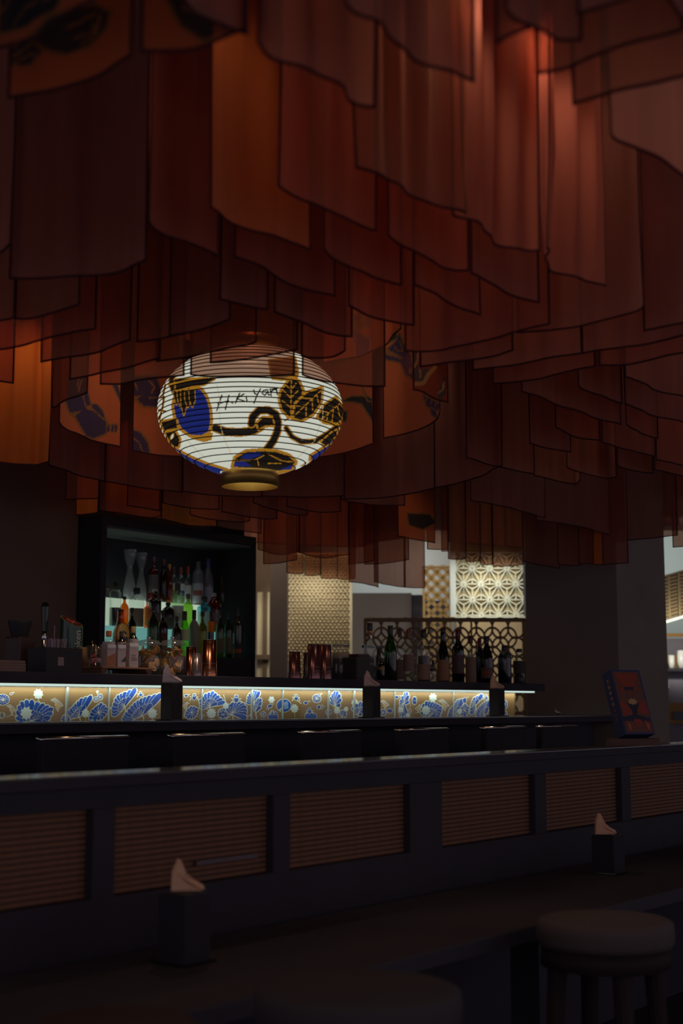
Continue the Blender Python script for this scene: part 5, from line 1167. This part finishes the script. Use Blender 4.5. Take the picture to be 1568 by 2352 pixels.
# diamond lattice
D = 14.2; t, k = far('diamond_lattice', 'tan screen of crossed diagonal bars with diamond openings', 'lattice screen', 1006, D)
X0, X1, Z0, Z1 = -31*k, 31*k, fz(1640, D), fz(1300, D); TAN = mat('lattice_tan', (.42,.28,.12), .7); pz = 27*k
for s in (1, -1):
    for i in range(-16, 17):
        c = i*pz; g = clip(((-40*k, c-s*40*k*1.0+Z0+5*pz), (40*k, c+s*40*k*1.0+Z0+5*pz)), X0, X1, Z0, Z1)
        if g: bars([g], 9*k, 0, .03).build('lattice_bar', TAN, t)
for a_ in ((X0-2*k, X0+3*k, Z0, Z1), (X1-3*k, X1+2*k, Z0, Z1)): MB().box(a_[0], a_[1], -.01, .04, 0, a_[3]).build('frame', TAN, t)
MB().box(X0, X1, -.01, .04, Z1-4*k, Z1).build('frame', TAN, t); 
MB().box(X0, X1, .5, .52, 0, fz(1380, D+.5)).build('backdrop', mat('dark_navy'), t)
aimspot('lattice_light', atD(1000, 1250, D-.9), atD(1006, 1380, D), 14, (1,.88,.62), 60)
# star lattice (asanoha)
D = 13.2; t, k = far('star_lattice_panel', 'brightly lit cream panel with raised star lattice of thin bars', 'lattice panel', 1122, D)
X0, X1, Z0, Z1 = -72*k, 83*k, fz(1416, D), fz(1268, D)
MB().box(X0-12*k, X1, .05, .08, Z0, CEIL).build('backing', mat('star_backing', (.44,.33,.17), .8), t)
MB().box(X0-13*k, X0, -.02, .08, Z0, Z1).build('edge_board', WHITEP, t)
PALE = mat('star_pale', (.75,.70,.55), .6); a_ = 40*k; hgt = 36*k; segs = []
for i in range(-1, 6):
    z = Z0+3*k+i*hgt
    for j in range(-3, 6):
        x = -54*k+j*a_+(i%2)*a_/2
        V3 = [(x,z),(x+a_,z),(x+a_/2,z+hgt)]; W3 = [(x+a_,z),(x+a_/2,z+hgt),(x+1.5*a_,z+hgt)]
        for T3 in (V3, W3):
            c = (sum(p[0] for p in T3)/3, sum(p[1] for p in T3)/3)
            for p in T3: segs.append((p, c))
        segs += [(V3[0],V3[1]),(V3[1],V3[2]),(V3[2],V3[0])]
        segs += [((x+a_*.5,z-hgt*.0),(x+a_*.5,z+hgt))]
for g in segs:
    g = clip(g, X0, X1, Z0, Z1)
    if g: bars([g], 2.3*k, 0, .05).build('lattice_bar', PALE, t)
MB().box(X0-13*k, X1+2*k, -.02, .06, Z0-3*k, Z0).build('bottom_rail', PALE, t)
for q, pw in ((1062, 22), (1150, 34)): aimspot('star_washer', atD(q, 1225, D-.8), atD(q, 1385, D), pw, (.95,1,.88), 62)
# circle lattice screen
D = 11.6; t, k = far('circle_lattice_screen', 'bronze screen of interlocking rings standing behind the bottles', 'lattice screen', 1025, D)
X0, X1, Z0, Z1 = -184*k, 182*k, fz(1640, D), fz(1420, D); BZ = mat('bronze_lattice', (.34,.22,.11), .6); g_ = 36.4*k; R_ = g_/2*1.04
rm = MB().torus(R_, 2.4*k, 24, 5, (0,0,0), 'y'); rme = mesh(rm.V, rm.F); rme.polygons.foreach_set('use_smooth', [True]*len(rme.polygons))
for j in range(11):
    for i in range(10-(j%2)):
        o = link('lattice_ring', rme, BZ, t); o.location = (X0+g_*(i+.5+.5*(j%2)), .02, Z1-21.5*k*(j+1.05)); o.scale = (1,1,1.2)
for a_ in ((X0-4*k, X0+3*k, 0, Z1), (X1-6*k, X1+4*k, 0, Z1), (X0, X1, Z1-8*k, Z1+1*k)): MB().box(a_[0], a_[1], 0, .05, a_[2], a_[3], .003).build('frame', BZ, t)
MB().box(X0, X1, .0, .05, 0, Z0+6*k).build('base', BZ, t)
for i in range(1, 3): MB().box(X0+(X1-X0)*i/3-2*k, X0+(X1-X0)*i/3+2*k, .04, .07, 0, Z1).build('mullion', BZ, t)
# low cream wall behind the rings, lit
D2 = 14.9; t, k = far('low_cream_wall', 'low lit cream wall seen through the ring screen', 'partition', 1130, D2)
MB().box(-80*k, 100*k, 0, .1, 0, fz(1418, D2)).build('panel', CREAM, t)
aimspot('low_wall_light', atD(1110, 1340, D2-.9), atD(1110, 1500, D2), 14, (1,.88,.65), 90)
# right-hand room
D = 14.0; t, k = far('slatted_light_wall', 'bright cream slatted wall unit with glowing strip, right of the pillar', 'wall panel', 1548, D)
Zt, Zb = fz(1330, D), fz(1428, D)
def sl(x): return (x+26)*.30*k    # the unit rises to the right
PALW = mat('slat_pale', (.60,.47,.28), .6); DKO = mat('slat_hole', (.30,.20,.09), .8)
b = MB().quadbox((-28*k,0,Zb+sl(-28)),(60*k,0,Zb+sl(60)),(60*k,0,Zt+sl(60)*1.2),(-28*k,0,Zt+sl(-28)),(0,.05,0)); b.build('backing', DKO, t)
for x in (-28,-7,16,38,58): MB().quadbox((x*k,-.02,Zb+sl(x)),((x+5)*k,-.02,Zb+sl(x+5)),((x+5)*k,-.02,Zt+sl(x+5)*1.15),(x*k,-.02,Zt+sl(x)*1.15),(0,.03,0)).build('mullion', PALW, t)
for i in range(13):
    z = (Zt-Zb)*i/12
    for x in (-28, -7, 16, 38): MB().quadbox((x*k,-.012,Zb+sl(x)+z),((x+21)*k,-.012,Zb+sl(x+21)+z),((x+21)*k,-.012,Zb+sl(x+21)+z+4.6*k),(x*k,-.012,Zb+sl(x)+z+4.6*k),(0,.02,0)).build('slat', PALW, t)
MB().quadbox((-22*k,-.08,Zb+sl(-22)-7*k),(62*k,-.08,Zb+sl(62)-7*k),(62*k,-.08,Zb+sl(62)-1*k),(-22*k,-.08,Zb+sl(-22)-1*k),(0,.03,0)).build('light_strip', mat('warm_strip', (.9,.9,.8), .4, emis=(.9,.93,.78), estr=.85), t)
light('AREA', 'slat_wall_light', atD(1550, 1425, D-.25), .6, (1,.92,.7), shape='RECTANGLE', size=.6, size_y=.1, aim=atD(1550, 1370, D))
aimspot('right_room_light', atD(1545, 1262, 15.2), atD(1545, 1290, 16.5), 45, (.85,1,1), 140)
# counter unit with cups
t, k = far('service_counter', 'dark service counter with ochre frame and steel box, far right', 'counter', 1552, 13.6)
zc1 = fz(1534, 13.6); zq = fz(1662, 13.6)
MB().box(-20*k, 90*k, .2, .6, 0, zc1-.01).build('body', mat('grey_cab', (.20,.19,.22), .6), t); MB().box(-18*k, 90*k, .1, .65, zc1-.03, zc1, .004).build('countertop', CHAR, t)
MB().box(-13*k, 90*k, .16, .2, fz(1618,13.6), fz(1562,13.6)).build('door', mat('cab_lilac', (.26,.24,.28), .4), t); MB().box(-11*k, -7*k, .13, .17, fz(1580,13.6), fz(1565,13.6)).build('handle', STEEL, t)
OCH = mat('ochre_wood', (.40,.20,.05), .6)
MB().box(-10*k, 90*k, .15, .2, zq, fz(1614,13.6)).build('lower_frame', OCH, t); MB().box(0, 90*k, .13, .15, fz(1654,13.6), fz(1634,13.6)).build('dark_box', mat('grey_dark', (.06,.07,.09), .4), t)
MB().box(-26*k, -16*k, .55, .6, zc1, fz(1448,13.6)).build('shelf_post', OCH, t); MB().box(-16*k, 90*k, .55, .6, fz(1456,13.6), fz(1448,13.6)).build('shelf_rail', OCH, t)
MB().box(-26*k, 90*k, .60, .62, fz(1500,13.6), fz(1460,13.6)).build('back_board', mat('grey_violet', (.20,.18,.21), .7), t); MB().box(-26*k, 90*k, .58, .6, fz(1532,13.6), fz(1500,13.6)).build('ochre_back', OCH, t)
cp = []
PC = atD(1552, 1619, 13.6)
for px_, yt, w_, lab in ((1541, 1505, 14, 'small white cup on the far service counter'), (1564, 1494, 20, 'taller white cup at the right edge on the far counter')):
    Pq = atD(px_, yt, 13.9); c = thing('white_cup', lab, 'cup', (Pq.x, Pq.y, zc1), 0, 'white cups on the far counter'); h = Pq.z-zc1; r = w_/2*13.9/FPX
    MB().lathe([(0,0),(r*.8,0),(r,h*.4),(r*.95,h),(r*.88,h),(r*.85,.01),(0,.01)], n=20).build('cup', mat('cup_white', (.85,.85,.8), .3), c, True); MB().torus(r*.35, .004, 14, 5, (r*1.15,0,h*.55), 'y').build('handle', mat('cup_white'), c, True)
aimspot('cup_light', atD(1552, 1462, 13.3), atD(1552, 1520, 13.95), 14, (1,.97,.85), 70)
